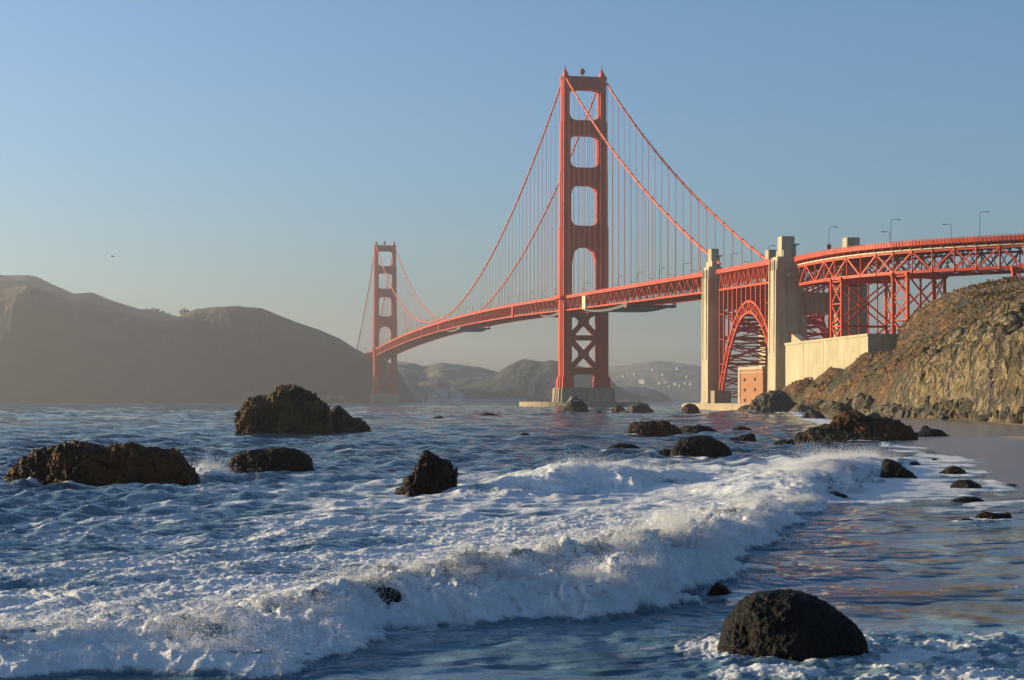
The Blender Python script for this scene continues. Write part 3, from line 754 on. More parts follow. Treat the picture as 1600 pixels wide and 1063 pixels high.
for k in range(npan):
    a, b = tt[k], tt[k+1]; c = (a+b)/2
    m.loft([[V(q, x, y) for x, y in ((.1, 61.6), (.1, 62.4), (28.3, 62.4), (28.3, 61.6))] for q in (a, b)])
    for w in (0.0, 28.3):
        r_ = vr[w]
        r_.loft([[V(q, w+x, y) for x, y in ((0, 61.5), (0, 63.1), (.14, 63.1), (.14, 61.5))] for q in (a, b)])
        r_.bar(V(a, w+.07, 63.45), V(b, w+.07, 63.45), .18, .16)
        for j in range(6):
            q = a+(b-a)*j/6; r_.bar(V(q, w+.07, 61), V(q, w+.07, 63.5), .2, .2)
    for q in (a, c):
        u_.bar(V(q, 1, 60.9), V(q, 27.4, 60.9), .5, 1.4)
        for w0, w1 in ((2.2, .1), (26.2, 28.3)): u_.bar(V(q, w0, 60.0), V(q, w1, 61.5), .3, .4)
        u_.bar(V(q, 2.2, VB), V(q, 26.2, VB), .4, .4); u_.bar(V(q, 2.2, VB), V(q, 14, VT), .3, .3); u_.bar(V(q, 14, VT), V(q, 26.2, VB), .3, .3)
    u_.bar(V(a, 2.2, VB), V(b, 26.2, VB), .4, .4); u_.bar(V(a, 26.2, VB), V(b, 2.2, VB), .4, .4)
    for w in (5, 9, 13, 17, 21, 25): u_.bar(V(a, w, 61.2), V(b, w, 61.2), .4, .7)
m.build('road_slab', M['orange_dull'], via); u_.build('floor_beams', M['orange_dull'], via); [q.build('railing', M['orange'], via) for q in vr.values()]
m = MB()
for k in range(npan):
    a, b = tt[k], tt[k+1]; m.bar(V(a, 1.5, 60.1), V(b, 1.5, 60.1), .5, .45)
m.build('service_pipe', M['tarp'], via)
def t_at_px(px, w=2.2):
    best = min(np.arange(0, VL, .25), key=lambda t: abs(800+F*V(t, w, 0).x/V(t, w, 0).y - px)); return float(best)
def vtower(t0, t1, zb, parent):
    st = empty('support_tower', V((t0+t1)/2, 14, zb), parent)
    for t_ in (t0, t1):
        for w in (2.2, 26.2):
            m = MB(); p0, p1 = V(t_, w, zb), V(t_, w, VB-.6); m.bar(p0, p1, 1.0, 1.0, (UX, UY, 0)); m.frame_box(p1, BU*.9, BW*.9, BZ*.7); m.build('leg', M['orange'], st)
    m = MB(); nb = 4; zs = [zb + (VB-1.2-zb)*k/nb for k in range(nb+1)]
    for w in (2.2, 26.2):
        for k in range(nb):
            m.bar(V(t0, w, zs[k]), V(t1, w, zs[k+1]), .45, .45); m.bar(V(t1, w, zs[k]), V(t0, w, zs[k+1]), .45, .45); m.bar(V(t0, w, zs[k+1]), V(t1, w, zs[k+1]), .45, .45)
    for t_ in (t0, t1):
        z3 = [zb, (zb+VB-1)/2, VB-1.0]
        for k in range(2):
            wm = 14.2
            m.bar(V(t_, 2.2, z3[k]), V(t_, 26.2, z3[k+1]), .5, .5); m.bar(V(t_, 26.2, z3[k]), V(t_, 2.2, z3[k+1]), .5, .5)
            m.bar(V(t_, 2.2, z3[k+1]), V(t_, 26.2, z3[k+1]), .6, .6)
        m.bar(V(t_, 10, zb), V(t_, 10, VB), .4, .4); m.bar(V(t_, 18.4, zb), V(t_, 18.4, VB), .4, .4)
    m.build('lattice_bracing', M['orange'], st)
ta, tb = t_at_px(1299.5), t_at_px(1315.5); vtower(ta, tb, 16, via)
ta, tb = t_at_px(1395.5), t_at_px(1418.5); vtower(ta, tb, 18, via)
ta = t_at_px(1583); vtower(ta, ta+7.5, 28, via)
# tall lamps on the viaduct: two rows
vl = []
for px, w, hh, side, lab in ((1295.4, .5, 10.0, 1, 'tall lamp on the viaduct near the pylon with a small red box on its pole'), (1392, .5, 9.6, 1, 'tall lamp on the viaduct, nearer of the pair above the second support tower'),
                    (1530.6, .5, 9.8, 1, 'tallest lamp on the viaduct, at its right end with arm pointing right'), (1390, 27.8, 9.0, -1, 'tall lamp on the viaduct, lower of the pair with arm pointing left'),
                    (1486, 27.8, 9.0, -1, 'lone tall lamp on the viaduct with its arm pointing left'), (1284, 27.8, 5.2, -1, 'short lamp just showing over the viaduct railing beside the pylon'), (1322, 27.8, 5.2, -1, 'short lamp over the viaduct railing beside the far pylon top')):
    t_ = t_at_px(px, w); p = V(t_, w, 62.4)
    o = lamp_thing(p, Vector((side, 0, 0)), hh, 2.4, .11, 'street_lamp'); tag(o, lab, 'street lamp', 'tall lamps on the approach viaduct')
    if 'red box' in lab:
        m = MB(); m.frame_box(p + BZ*2.2, Vector((.75, 0, 0)), Vector((0, .4, 0)), BZ*.9); m.build('control_box', M['red_paint'], o)
for s, w in ((372, 13.9), (425, 13.9)):
    o = lamp_thing(B(s, w, dz(s)-.4), -BW, 7.2); tag(o, 'lamp on the arch span railing, ' + ('beside the left pylon' if s < 400 else 'beside the right pylon'), 'street lamp', 'street lamps along the suspended deck')
# ================================================================ far hills
HILL = {}
def on_hill(name, px, py):
    v = HILL[name]; d = (800+F*v[:, 0]/v[:, 1]-px)**2 + 4*(HZ-(v[:, 2]-CAM_Z)/v[:, 1]*F-py)**2; return v[d.argmin()]
def hill(name, crest, y0, yc, yb, mat, seed, rough=.05, gully=.14, nx=260, ny=90, feat=300.0, prof=1.15, tex=None):
    """a ridge: crest [(photo column, row)] at depth yc, foot of the near slope at y0, back foot at yb"""
    cp = np.array(crest, float); px = np.linspace(cp[0, 0], cp[-1, 0], nx)
    zc = CAM_Z + (HZ - np.interp(px, cp[:, 0], cp[:, 1]))/F*yc
    k = np.ones(5)/5; zc = np.convolve(np.pad(zc, 2, 'edge'), k, 'valid')
    v = np.concatenate([np.linspace(0, 1, ny), np.linspace(1, 2, 24)[1:]])
    X = (px-800)/F*yc
    XX, VV = np.meshgrid(X, v); ZC = np.tile(zc, (len(v), 1))
    wob = perlin2(XX/feat + seed, np.zeros_like(XX) + seed*3.1)
    YY = np.where(VV <= 1, y0 + wob*(yc-y0)*.12*(1-VV) + (yc-y0)*VV, yc + (yb-yc)*(VV-1))
    front = np.clip(VV, 0, 1); sh = np.where(VV <= 1, np.sin(front*np.pi/2)**prof, np.clip(1-(VV-1)**1.3, 0, 1))
    g = ridge2(XX/feat*1.7 + seed, YY/feat*.55 - seed, 5)
    g2 = fbm2(XX/feat*7 + seed, YY/feat*7, 4)
    amp = np.where(VV <= 1, np.sin(front*np.pi)*.9 + .03, .3)
    Z = ZC*sh*(1 + gully*amp*g) + ZC*rough*g2*np.where(VV <= 1, np.minimum(1, .25+3*front*(1-front)), 1)
    Z = np.where(VV == 0, -6, Z); Z = np.where(VV >= 2, -20, Z)
    XX = XX*(YY/yc)**.5
    Vv = np.stack([XX, YY, Z], -1).reshape(-1, 3)
    o = mesh_np(name, Vv, grid_faces(len(v), nx), mat); tag(o, kind='structure'); HILL[name] = Vv[:len(v)*nx].reshape(len(v), nx, 3)[:ny].reshape(-1, 3); return o
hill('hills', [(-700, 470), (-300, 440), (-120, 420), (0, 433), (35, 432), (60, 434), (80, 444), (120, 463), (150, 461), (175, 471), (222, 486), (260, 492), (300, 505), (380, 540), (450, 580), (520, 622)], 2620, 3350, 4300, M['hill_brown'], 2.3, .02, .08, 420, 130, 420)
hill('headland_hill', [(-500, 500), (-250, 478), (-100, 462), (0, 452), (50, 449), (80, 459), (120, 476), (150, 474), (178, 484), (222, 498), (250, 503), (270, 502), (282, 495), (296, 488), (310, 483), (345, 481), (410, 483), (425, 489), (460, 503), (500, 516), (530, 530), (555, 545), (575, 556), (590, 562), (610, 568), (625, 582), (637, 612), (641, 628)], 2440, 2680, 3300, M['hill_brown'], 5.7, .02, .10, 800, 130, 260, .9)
hill('inlet_hills', [(480, 590), (560, 575), (625, 567), (650, 569), (662, 574), (690, 568), (720, 570), (750, 575), (775, 581), (800, 588), (840, 600), (900, 620), (930, 627)], 3300, 4000, 4800, M['hill_grass'], 8.1, .05, .16, 260, 70, 380)
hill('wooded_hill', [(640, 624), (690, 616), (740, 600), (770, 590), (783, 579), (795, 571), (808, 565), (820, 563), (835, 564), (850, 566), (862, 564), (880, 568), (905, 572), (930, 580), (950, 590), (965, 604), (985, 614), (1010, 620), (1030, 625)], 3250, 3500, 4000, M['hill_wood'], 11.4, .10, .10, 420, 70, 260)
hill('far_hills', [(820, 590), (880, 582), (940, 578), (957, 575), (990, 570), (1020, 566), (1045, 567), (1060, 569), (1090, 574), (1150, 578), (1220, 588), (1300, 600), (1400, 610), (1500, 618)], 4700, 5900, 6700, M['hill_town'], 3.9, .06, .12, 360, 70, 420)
hill('low_point', [(930, 626), (945, 612), (962, 606), (985, 605), (1010, 607), (1030, 612), (1040, 619), (1047, 627)], 3900, 4100, 4400, M['hill_wood'], 6.6, .08, .10, 120, 40, 160, .7)

def tree_thing(loc, h, w, lab, seed):
    rng = random.Random(seed); t = empty('tree', loc); loc = Vector(loc)
    m = MB(); m.tube([loc - BZ*2, loc + BZ*h*.55], [h*.05, h*.03], 5); m.build('trunk', M['bark'], t)
    m = MB()
    for k in range(60):
        a = rng.random()*6.283; r = w/2*math.sqrt(rng.random()); zz = h*(.3 + .68*rng.random()*(1-(r/(w/2))**2*.5))
        c = loc + Vector((r*math.cos(a), r*math.sin(a), zz)); s = h*(.07+.08*rng.random())
        n1 = Vector((rng.gauss(0,1), rng.gauss(0,1), rng.gauss(0,1))).normalized()*s; n2 = n1.cross(Vector((rng.gauss(0,1), rng.gauss(0,1), rng.gauss(0,1)))).normalized()*s; n3 = n1.cross(n2).normalized()*s*.7
        m.add([c+n1, c-n1, c+n2, c-n2, c+n3, c-n3], [(0,2,4),(2,1,4),(1,3,4),(3,0,4),(2,0,5),(1,2,5),(3,1,5),(0,3,5)])
    m.build('crown', M['tree'], t); tag(t, lab, 'tree', 'trees on the far ridge')
for px, py, h, w, lab in ((231, 487, 17, 22, 'dark tree on the far ridge, leftmost of the ridge trees'), (240, 487, 20, 26, 'tallest dark tree on the far ridge crest'), (250, 489, 18, 24, 'broad dark tree just right of the tallest ridge tree'),
                          (262, 491, 13, 22, 'low dark tree in the dip of the far ridge'), (272, 493, 11, 20, 'small dark tree at the right end of the far ridge'), (289, 490, 19, 20, 'dark tree at the foot of the flat-topped hill crest')):
    Yt = 3330 if px < 280 else 2700; h *= .7; w *= .8
    x, y, z = W(px, py+5, Yt); tree_thing((x, y, z), h, w, lab, px)

def far_house(px, py, Y, w, h, lab, grp, d=10):
    if Y is None: x, y, z = [float(q) for q in on_hill('far_hills', px, py)]
    else: x, y, z = W(px, py, Y)
    t = empty('house', (x, y, z)); m = MB(); m.frame_box((x, y, z+h/2-3), (w/2, 0, 0), (0, d/2, 0), (0, 0, h/2+3)); m.build('wall', M['plaster'], t)
    m = MB(); m.prism([(x-w/2-.8, y-d/2-.8, z+h), (x+w/2+.8, y-d/2-.8, z+h), (x+w/2+.8, y+d/2+.8, z+h), (x-w/2-.8, y+d/2+.8, z+h)], BZ*.6)
    m.add([(x-w/2-.8, y-d/2-.8, z+h+.6), (x+w/2+.8, y-d/2-.8, z+h+.6), (x+w/2+.8, y+d/2+.8, z+h+.6), (x-w/2-.8, y+d/2+.8, z+h+.6), (x-w/3, y, z+h+4), (x+w/3, y, z+h+4)], [(0,1,5,4),(2,3,4,5),(0,4,3),(1,2,5)])
    m.build('roof', M['pier'], t); tag(t, lab, 'house', grp); t.rotation_euler.z = R(-40)
SMALLH = 'tiny white house scattered on the far hazy hillside'
for px, py, w, h in ((1030, 601, 15, 8), (1040, 599, 13, 7), (1055, 603, 17, 8), (1063, 605, 12, 7), (1072, 600, 14, 7), (1080, 603, 16, 8), (1046, 606, 12, 7), (1020, 580, 14, 7), (1058, 578, 16, 8), (975, 590, 12, 7), (992, 586, 12, 6), (1075, 590, 12, 6), (1035, 588, 13, 7)):
    far_house(px, py, None, w*.5, h*.62, SMALLH, 'houses on the far hillside')
far_house(1003, 599, None, 20, 10, 'largest white building on the far hazy hillside', 'houses on the far hillside')
for px, py, w, h, lab in ((690, 623, 26, 16, 'white waterfront building with tall front below the wooded hill'), (706, 624, 46, 12, 'long low white waterfront building right of the tall one'), (677, 624, 20, 10, 'small pale waterfront shed left of the tall white one')):
    far_house(px, py, 3240, w, h, lab, 'waterfront buildings')
m = MB(); x, y, z = W(740, 625, 3150)
m.frame_box((x, y, 3), (95, 0, 0), (0, 5, 0), (0, 0, 1.0))
for k in range(20): m.bar((x-92+k*9.7, y, -3), (x-92+k*9.7, y, 5.5), .9)
tag(m.build('pier', M['white'], origin=(x, y, 0)), 'long low pale pier along the far inlet shore', 'pier')

# ================================================================ near headland and beach
FOOT = [(60, 30), (72, 110), (78, 200), (84, 260), (88, 300), (90, 330), (95, 390), (100, 470), (106, 560), (107, 620), (106, 660), (104, 705), (103, 760)]
ctl = [W(1205, 617, 700), W(1250, 600, 670), W(1300, 583, 640), W(1350, 565, 600), W(1400, 556, 585), W(1420, 512, 600), W(1440, 491, 600), W(1470, 476, 590), W(1500, 466, 580), W(1550, 456, 570), W(1600, 448, 560), W(1250, 615, 690), W(1300, 606, 670), W(1350, 592, 640), W(1440, 512, 650), W(1470, 498, 650), W(1500, 488, 650), W(1550, 480, 650), W(1600, 472, 640),
       W(1430, 548, 540), W(1500, 512, 510), W(1600, 482, 480), W(1600, 532, 380), W(1600, 566, 345), W(1500, 562, 430), W(1400, 592, 520), W(1300, 612, 600), W(1550, 600, 345), W(1460, 600, 430),
       (230, 640, 44), (150, 690, 16), (128, 705, 10), (200, 720, 24), (130, 760, 4), (110, 730, 2), (260, 560, 56), (250, 400, 58), (170, 300, 48), (125, 200, 26), (165, 190, 44), (115, 100, 24), (160, 60, 40), (250, 150, 60), (240, 300, 62), (118, 300, 24), (300, 640, 56), (300, 500, 66)]
for i, (fx, fy) in enumerate(FOOT): ctl.append((fx, fy, 1.0))
gx = np.concatenate([np.arange(58, 84, 1.0), np.arange(84, 132, .32), np.arange(132, 176, .6), np.arange(176, 300, 2.5)]); gy = np.concatenate([np.arange(30, 250, 2.5), np.arange(250, 660, .7), np.arange(660, 775, 1.2)])
XX, YY = np.meshgrid(gx, gy); Z = tps(ctl, XX, YY)
fd, _ = dist_poly(XX, YY, FOOT); ins = -fd                                  # inland distance from the cliff foot
steep = 1 - sstep(480, 640, YY)
cl = sstep(-.5, 7, ins)*steep*4.5*(1-sstep(8, 30, ins))                  # the bare cliff stands up from the sand
Z = Z + cl
rg = ridge2(XX/42 + 3 + .5*fbm2(XX/30, YY/30, 2), YY/17, 5); rb = ridge2(XX/7 + 9.3, YY/5.2 + 2, 5); fb_ = fbm2(XX/4.0, YY/6.0, 5)
env = sstep(-1, 6, ins)
cliff = env*(1 - sstep(16, 34, ins + 7*fbm2(XX/20, YY/30, 3)))*(1 - sstep(375, 470, YY + 60*fbm2(XX/18+4, YY/40, 3)))
cre = 1 - .75*sstep(34, 55, ins)
Z = Z + env*(1.8*rg*cre + .8*fb_*(.4+.6*cre)) + cliff*(1.6*rb + .4*fb_) 
out_ = sstep(.30, .62, fbm2(XX/13 + 7, YY/22 + 1, 4))*env                    # scattered outcrops
Z = Z + out_*1.5*np.abs(rb)
crk = sstep(.45, .85, ridge2(YY/11 + .04*XX + 2, XX/26, 4))
Z = Z - cliff*4.0*crk + cliff*3.6*ridge2(XX/34 + 2 + .9*fbm2(XX/18, YY/18, 2), YY/21 + 1, 3) + cliff*2.2*ridge2(XX/24 + .8*fbm2(XX/12, YY/12, 2), YY/9.5 + 4, 5) + env*(1-cliff)*cre*.9*ridge2(XX/14 + 8, YY/6.5, 4) 
sl = np.hypot(np.gradient(Z, axis=1)/np.gradient(gx)[None, :], np.gradient(Z, axis=0)/np.gradient(gy)[:, None])
band = np.exp(-((XX-(120+.0*YY))/9)**2)*np.exp(-((YY-545)/45)**2)            # the pale outcrop below the spur
bare = np.clip(.05 + .60*cliff + .42*out_ + .22*sstep(1.0, 2.2, sl) + .5*band + .4*(1-sstep(0, 7, ins)), 0, 1)
Z = np.where(ins < 0, np.minimum(Z, .9 + ins*.5), Z)
# bench cut beside the end of the anchorage wall
bl_ = sstep(-1.5, 1.8, XX - 136.2 - (YY-606)*.226)*1.0; bl_ = np.maximum(bl_, 1 - sstep(572, 582, YY)); capz = 20.6 + 1.2*fbm2(XX/6, YY/9, 3)
Z = np.where(Z > capz, Z*bl_ + capz*(1-bl_), Z) - 1.6*sstep(38, 60, ins)
# crags: push the rock face out and in along its slope by three-dimensional noise
nX = -np.gradient(Z, axis=1)/np.gradient(gx)[None, :]; nY = -np.gradient(Z, axis=0)/np.gradient(gy)[:, None]; nl_ = np.sqrt(nX**2 + nY**2 + 1)
cr_ = np.clip(cliff + .35*out_ + .28*env*cre*(1-sstep(560, 640, YY)), 0, 1)
zq = Z*1.35 + .35*YY
dsp = cr_*(2.1*ridge3(XX/10, YY/10, zq/13, 4) + 1.1*ridge3(XX/4 + 7, YY/4.2, zq/5, 4) + .6*fbm3(XX/1.3, YY/1.3, zq/1.3, 3))
Vh = np.stack([XX + nX/nl_*dsp, YY + nY/nl_*dsp, Z + dsp/nl_], -1)
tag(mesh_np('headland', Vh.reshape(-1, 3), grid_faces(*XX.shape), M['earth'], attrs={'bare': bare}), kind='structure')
def head_z(x, y):
    i = np.clip(np.searchsorted(gx, x)-1, 0, len(gx)-2); j = np.clip(np.searchsorted(gy, y)-1, 0, len(gy)-2)
    u = (x-gx[i])/(gx[i+1]-gx[i]); v = (y-gy[j])/(gy[j+1]-gy[j])
    return Z[j, i]*(1-u)*(1-v) + Z[j, i+1]*u*(1-v) + Z[j+1, i]*(1-u)*v + Z[j+1, i+1]*u*v
# low scrub on the slope: one mass of leafy tufts
rng = np.random.RandomState(5); N = 15000
sx = rng.uniform(90, 260, N*3); sy = rng.uniform(200, 690, N*3)
j_ = np.clip(np.searchsorted(gy, sy), 0, len(gy)-1); i_ = np.clip(np.searchsorted(gx, sx), 0, len(gx)-1)
den = sstep(-.12, .30, fbm2(sx/14, sy/26, 4))*(bare[j_, i_] < .42)*(ins[j_, i_] > 5) 
ok = rng.uniform(size=N*3) < (.08 + .92*den)*(bare[j_, i_] < .45)*(ins[j_, i_] > 5); sx, sy = sx[ok][:N], sy[ok][:N]; n = len(sx); sz = head_z(sx, sy)
nl = 18; size = rng.uniform(.35, 1.0, n)*(1+.6*(rng.uniform(size=n) > .93))
c = np.stack([sx, sy, sz], -1)[:, None, :] + rng.normal(size=(n, nl, 3))*np.array([.55, .55, .28])*size[:, None, None] + np.array([0, 0, .3])*size[:, None, None]
d1 = rng.normal(size=(n, nl, 3)); d1 /= np.linalg.norm(d1, axis=-1, keepdims=True); d2 = np.cross(d1, rng.normal(size=(n, nl, 3))); d2 /= np.linalg.norm(d2, axis=-1, keepdims=True)
ls = size[:, None, None]*rng.uniform(.18, .44, (n, nl, 1))
Vs = np.stack([c + d1*ls, c + d2*ls, c - d1*ls, c - d2*ls], 2).reshape(-1, 3); Qs = np.arange(n*nl*4).reshape(-1, 4)
tag(mesh_np('scrub', Vs, Qs, M['scrub'], smooth=False), 'brown and green scrub covering the headland slope', kind='stuff')

SHORE = [(-400, -40), (-60, 3), (-6, 7), (7, 12), (15, 24), (20.5, 45), (24.5, 78), (31, 112), (38, 145), (47, 203), (60, 300), (74, 400), (90, 510), (103, 622), (108, 720)]
bx = np.concatenate([np.arange(-160, -10, 6), np.arange(-10, 120, .9)]); by = np.concatenate([np.arange(-60, 60, 2.5), np.arange(60, 330, 1.5), np.arange(330, 730, 4)])
XB, YB = np.meshgrid(bx, by); sdist, _ = dist_poly(XB, YB, SHORE); inl = -sdist
near = 1 - sstep(20, 75, YB)
ZB = np.where(inl > 0, np.minimum(inl*(.021 + .16*near), .9 + .02*inl + 2.6*near), np.maximum(inl*.035, -2.0))
berm = np.exp(-((XB-56)/9)**2 - ((YB-187)/26)**2)*.62 + np.exp(-((XB-86)/10)**2)*.25*sstep(120, 300, YB)
ZB = ZB + berm + .05*fbm2(XB/7, YB/14, 3)*sstep(-1, 8, inl)
wetA = np.clip(1 - sstep(.55, .95, ZB) , 0, 1)
wetA = np.where(near > .5, 1-sstep(4, 10, inl), wetA)
tag(mesh_np('beach', np.stack([XB, YB, ZB], -1).reshape(-1, 3), grid_faces(*XB.shape), M['sand'], attrs={'wet': wetA}), kind='structure')
# ================================================================ rocks
FOAM_AT = []                                  # where the sea breaks round rocks: (x, y, half width, half depth, strength)
def rock(prof, mat, lab, seed, depth=.7, rough=.14, base=None, facet=.5, res=1.0, foam=.5, group='sea rocks off the beach', name='sea_rock', z0=0.0, q=.75, cat='rock'):
    """a rock from its outline [(column, row)]: given its own distance, width, height and depth"""
    p = np.array(prof, float); base = base or p[:, 1].max(); Y0 = WY(base, z0); wpx = p[-1, 0]-p[0, 0]
    wid = wpx/F*Y0; dep = wid*depth/2; Yc = Y0 + dep*.9
    xs = (p[:, 0]-800)/F*Yc; zs = CAM_Z + (HZ-p[:, 1])/F*Yc
    na = int(np.clip(wpx*.62*res*1.2, 26, 190)); npz = int(na*.8) | 1
    a = np.linspace(0, 1, na); x = xs[0] + (xs[-1]-xs[0])*a; h = np.interp(x, xs, zs)
    h = np.convolve(np.pad(h, 2, 'edge'), [.1, .2, .4, .2, .1], 'valid')
    zb = z0 - max(.25, .10*wid); phi = np.linspace(0, np.pi, npz)
    A, Ph = np.meshgrid(a, phi); H = np.tile(np.maximum(h-zb, .02), (npz, 1)); Xg = np.tile(x, (npz, 1))
    D = dep*np.clip(1-np.abs(2*A-1)**2.4, 0.0, 1)**.55 + 1e-3
    cx = np.sign(np.cos(Ph))*np.abs(np.cos(Ph))**.8
    lean = 1 + .25*perlin2(Xg/wid*3 + seed, Ph*0 + seed)
    Yg = Yc - D*cx*lean; Zg = zb + H*np.abs(np.sin(Ph))**q
    rough = rough*1.45; hh = max(float(h.max()-z0), .15*wid); sc = min(hh, wid*.5)
    nx_, ny_, nz_ = Xg/sc + seed*7.3, Yg/sc + seed*1.7, Zg/sc
    lo = fbm3(nx_*1.3, ny_*1.3, nz_*1.3, 3); hi = ridge3(nx_*2.6, ny_*2.6, nz_*2.6, 5, .55); hi2 = fbm3(nx_*9, ny_*9, nz_*9, 4, .6)
    # blocky facets: snap to the nearest of random cell planes
    rs = np.random.RandomState(seed); cell = rs.uniform(0, 1, (40, 3))*np.array([xs[-1]-xs[0], 2.2*dep, hh*1.2]) + np.array([xs[0], Yc-1.1*dep, zb]); cn = rs.normal(size=(40, 3)); cn /= np.linalg.norm(cn, axis=1)[:, None]
    P = np.stack([Xg, Yg, Zg], -1); dd = ((P[:, :, None, :]-cell)**2).sum(-1); ci = dd.argmin(-1)
    fac = ((P-cell[ci])*cn[ci]).sum(-1)/sc
    outw = np.stack([.55*(2*A-1)*1.0, -cx*.9, np.abs(np.sin(Ph))*.9], -1)
    fac2 = ridge3(nx_*5.5+3, ny_*5.5, nz_*5.5, 4, .6)
    amt = rough*sc*(1.1*lo + 1.0*(hi-.30) + .6*(fac2-.30) + .45*hi2 + .30*fbm3(nx_*24, ny_*24, nz_*24, 3, .6)) + 1.5*facet*rough*sc*np.clip(fac, -1, 1)
    fade = np.minimum(1, np.minimum(A, 1-A)*14)
    topk = np.clip((np.abs(np.sin(Ph))-.75)*4, 0, 1)                          # keep the outline where it was measured
    amt = amt*(.35 + .65*fade)*(1-.42*topk)
    P = P + outw*amt[..., None]
    o = mesh_np(name, P.reshape(-1, 3), grid_faces(npz, na), M[mat], origin=(float(x.mean()), float(Yc), z0)); tag(o, lab, cat, group)
    FOAM_AT.append((float(x.mean()), float(Yc), wid/2, dep, foam)); return o

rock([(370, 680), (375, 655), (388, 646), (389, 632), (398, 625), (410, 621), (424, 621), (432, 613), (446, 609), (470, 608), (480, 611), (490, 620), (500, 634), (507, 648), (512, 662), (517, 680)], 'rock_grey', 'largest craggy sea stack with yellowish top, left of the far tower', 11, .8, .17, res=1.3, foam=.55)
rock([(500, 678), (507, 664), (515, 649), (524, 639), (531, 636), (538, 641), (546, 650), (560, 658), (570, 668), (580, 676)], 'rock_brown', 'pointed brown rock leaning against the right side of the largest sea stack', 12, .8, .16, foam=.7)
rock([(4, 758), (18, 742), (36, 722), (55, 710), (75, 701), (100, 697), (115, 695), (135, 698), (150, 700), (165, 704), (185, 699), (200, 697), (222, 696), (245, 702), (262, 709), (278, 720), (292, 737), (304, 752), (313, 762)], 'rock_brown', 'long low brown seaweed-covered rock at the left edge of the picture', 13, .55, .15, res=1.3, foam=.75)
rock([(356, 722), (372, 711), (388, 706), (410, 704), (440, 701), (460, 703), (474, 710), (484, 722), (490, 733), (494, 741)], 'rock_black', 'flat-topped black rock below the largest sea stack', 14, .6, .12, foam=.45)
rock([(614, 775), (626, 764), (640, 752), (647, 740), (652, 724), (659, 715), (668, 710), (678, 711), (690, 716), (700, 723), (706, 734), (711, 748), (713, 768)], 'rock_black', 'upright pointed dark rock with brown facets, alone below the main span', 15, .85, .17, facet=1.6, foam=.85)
rock([(877, 646), (881, 636), (886, 628), (893, 622), (900, 621), (908, 624), (914, 631), (918, 640), (919, 646)], 'rock_guano', 'white-topped rock in front of the near tower pier', 16, .9, .16, foam=.5)
rock([(954, 644.5), (960, 637), (967, 634), (973, 637), (979, 644.5)], 'rock_grey', 'small dark rock right of the white-topped rock', 17, .9, .2, foam=.7)
rock([(972, 645), (982, 641), (986, 634), (995, 630), (1004, 630), (1012, 634), (1017, 642), (1023, 645)], 'rock_slate', 'dark humped rock right of the near tower pier, beside a smaller one', 18, .8, .18, foam=.8)
rock([(1064, 646), (1069, 635), (1075, 631), (1083, 632), (1090, 638), (1095, 646)], 'rock_brown', 'brown rock in surf just left of the sea wall', 19, .9, .18, foam=1)
rock([(978, 681), (982, 670), (990, 663), (1005, 660), (1025, 659), (1040, 661), (1055, 667), (1064, 674), (1071, 682)], 'rock_brown', 'broad rusty brown rock in the water between the pier and the beach', 20, .6, .15, foam=.6)
rock([(1064, 678), (1075, 668), (1090, 665), (1106, 667), (1116, 672), (1125, 679)], 'rock_black', 'black low rock right of the broad rusty rock', 21, .6, .14, foam=.6)
rock([(1058, 675), (1066, 667), (1080, 665), (1090, 672)], 'rock_grey', 'grey sliver of rock between the rusty rock and the black low rock', 22, .6, .14, foam=.4)
rock([(1138, 675), (1148, 669), (1158, 666), (1168, 669), (1182, 675)], 'rock_black', 'thin flat rock awash left of the long brown reef', 23, .6, .15, foam=1)
rock([(1131, 692), (1142, 686), (1158, 682), (1170, 678), (1179, 679), (1182, 692)], 'rock_black', 'wedge-shaped black rock rising to its right end', 24, .6, .15, foam=.8)
rock([(943, 706), (955, 697), (968, 693), (985, 694), (997, 698), (1005, 706)], 'rock_black', 'low rounded black rock left of the big black dome', 25, .6, .12, foam=.85)
rock([(1046, 716), (1050, 700), (1060, 690), (1075, 684), (1092, 682), (1108, 684), (1124, 690), (1136, 700), (1143, 710), (1146, 718)], 'rock_black', 'big black dome-shaped rock behind the breaking wave', 26, .65, .10, foam=.8)
rock([(1012, 713), (1028, 705), (1042, 702), (1056, 704), (1066, 713)], 'rock_black', 'low black rock joined to the left foot of the black dome', 27, .6, .13, foam=.7)
rock([(1112, 724), (1124, 716), (1140, 718), (1150, 724)], 'rock_black', 'flat black rock at the right foot of the black dome', 28, .6, .13, foam=.8)
rock([(1203, 700), (1212, 691), (1225, 687), (1238, 690), (1246, 700)], 'rock_black', 'small ragged black rock at the left end of the foaming reef', 29, .7, .16, foam=.9)
rock([(1228, 695), (1242, 683), (1258, 676), (1275, 670), (1290, 665), (1305, 668), (1316, 680), (1323, 695)], 'rock_grey', 'brown rock with white water running off its left side', 30, .7, .16, foam=1.2)
rock([(1290, 690), (1296, 664), (1306, 653), (1322, 646), (1340, 646), (1356, 655), (1372, 657), (1392, 656), (1405, 660), (1416, 670), (1426, 681), (1436, 689)], 'rock_brown', 'long dark brown reef at the edge of the beach', 31, .5, .15, res=1.3, foam=1)
rock([(1296, 650), (1300, 636), (1310, 629), (1321, 630), (1332, 640), (1338, 652)], 'rock_olive', 'olive-topped boulder standing behind the long brown reef', 32, .9, .15, base=660, foam=.2)
rock([(1352, 660), (1357, 649), (1366, 645), (1374, 648), (1380, 660)], 'rock_slate', 'rounded grey boulder behind the right half of the brown reef', 33, .9, .12, foam=.2)
rock([(1250, 657), (1256, 645), (1266, 641), (1278, 645), (1288, 652), (1294, 658)], 'rock_slate', 'dark wedge rock in the surf near the headland tip', 34, .9, .16, foam=1)
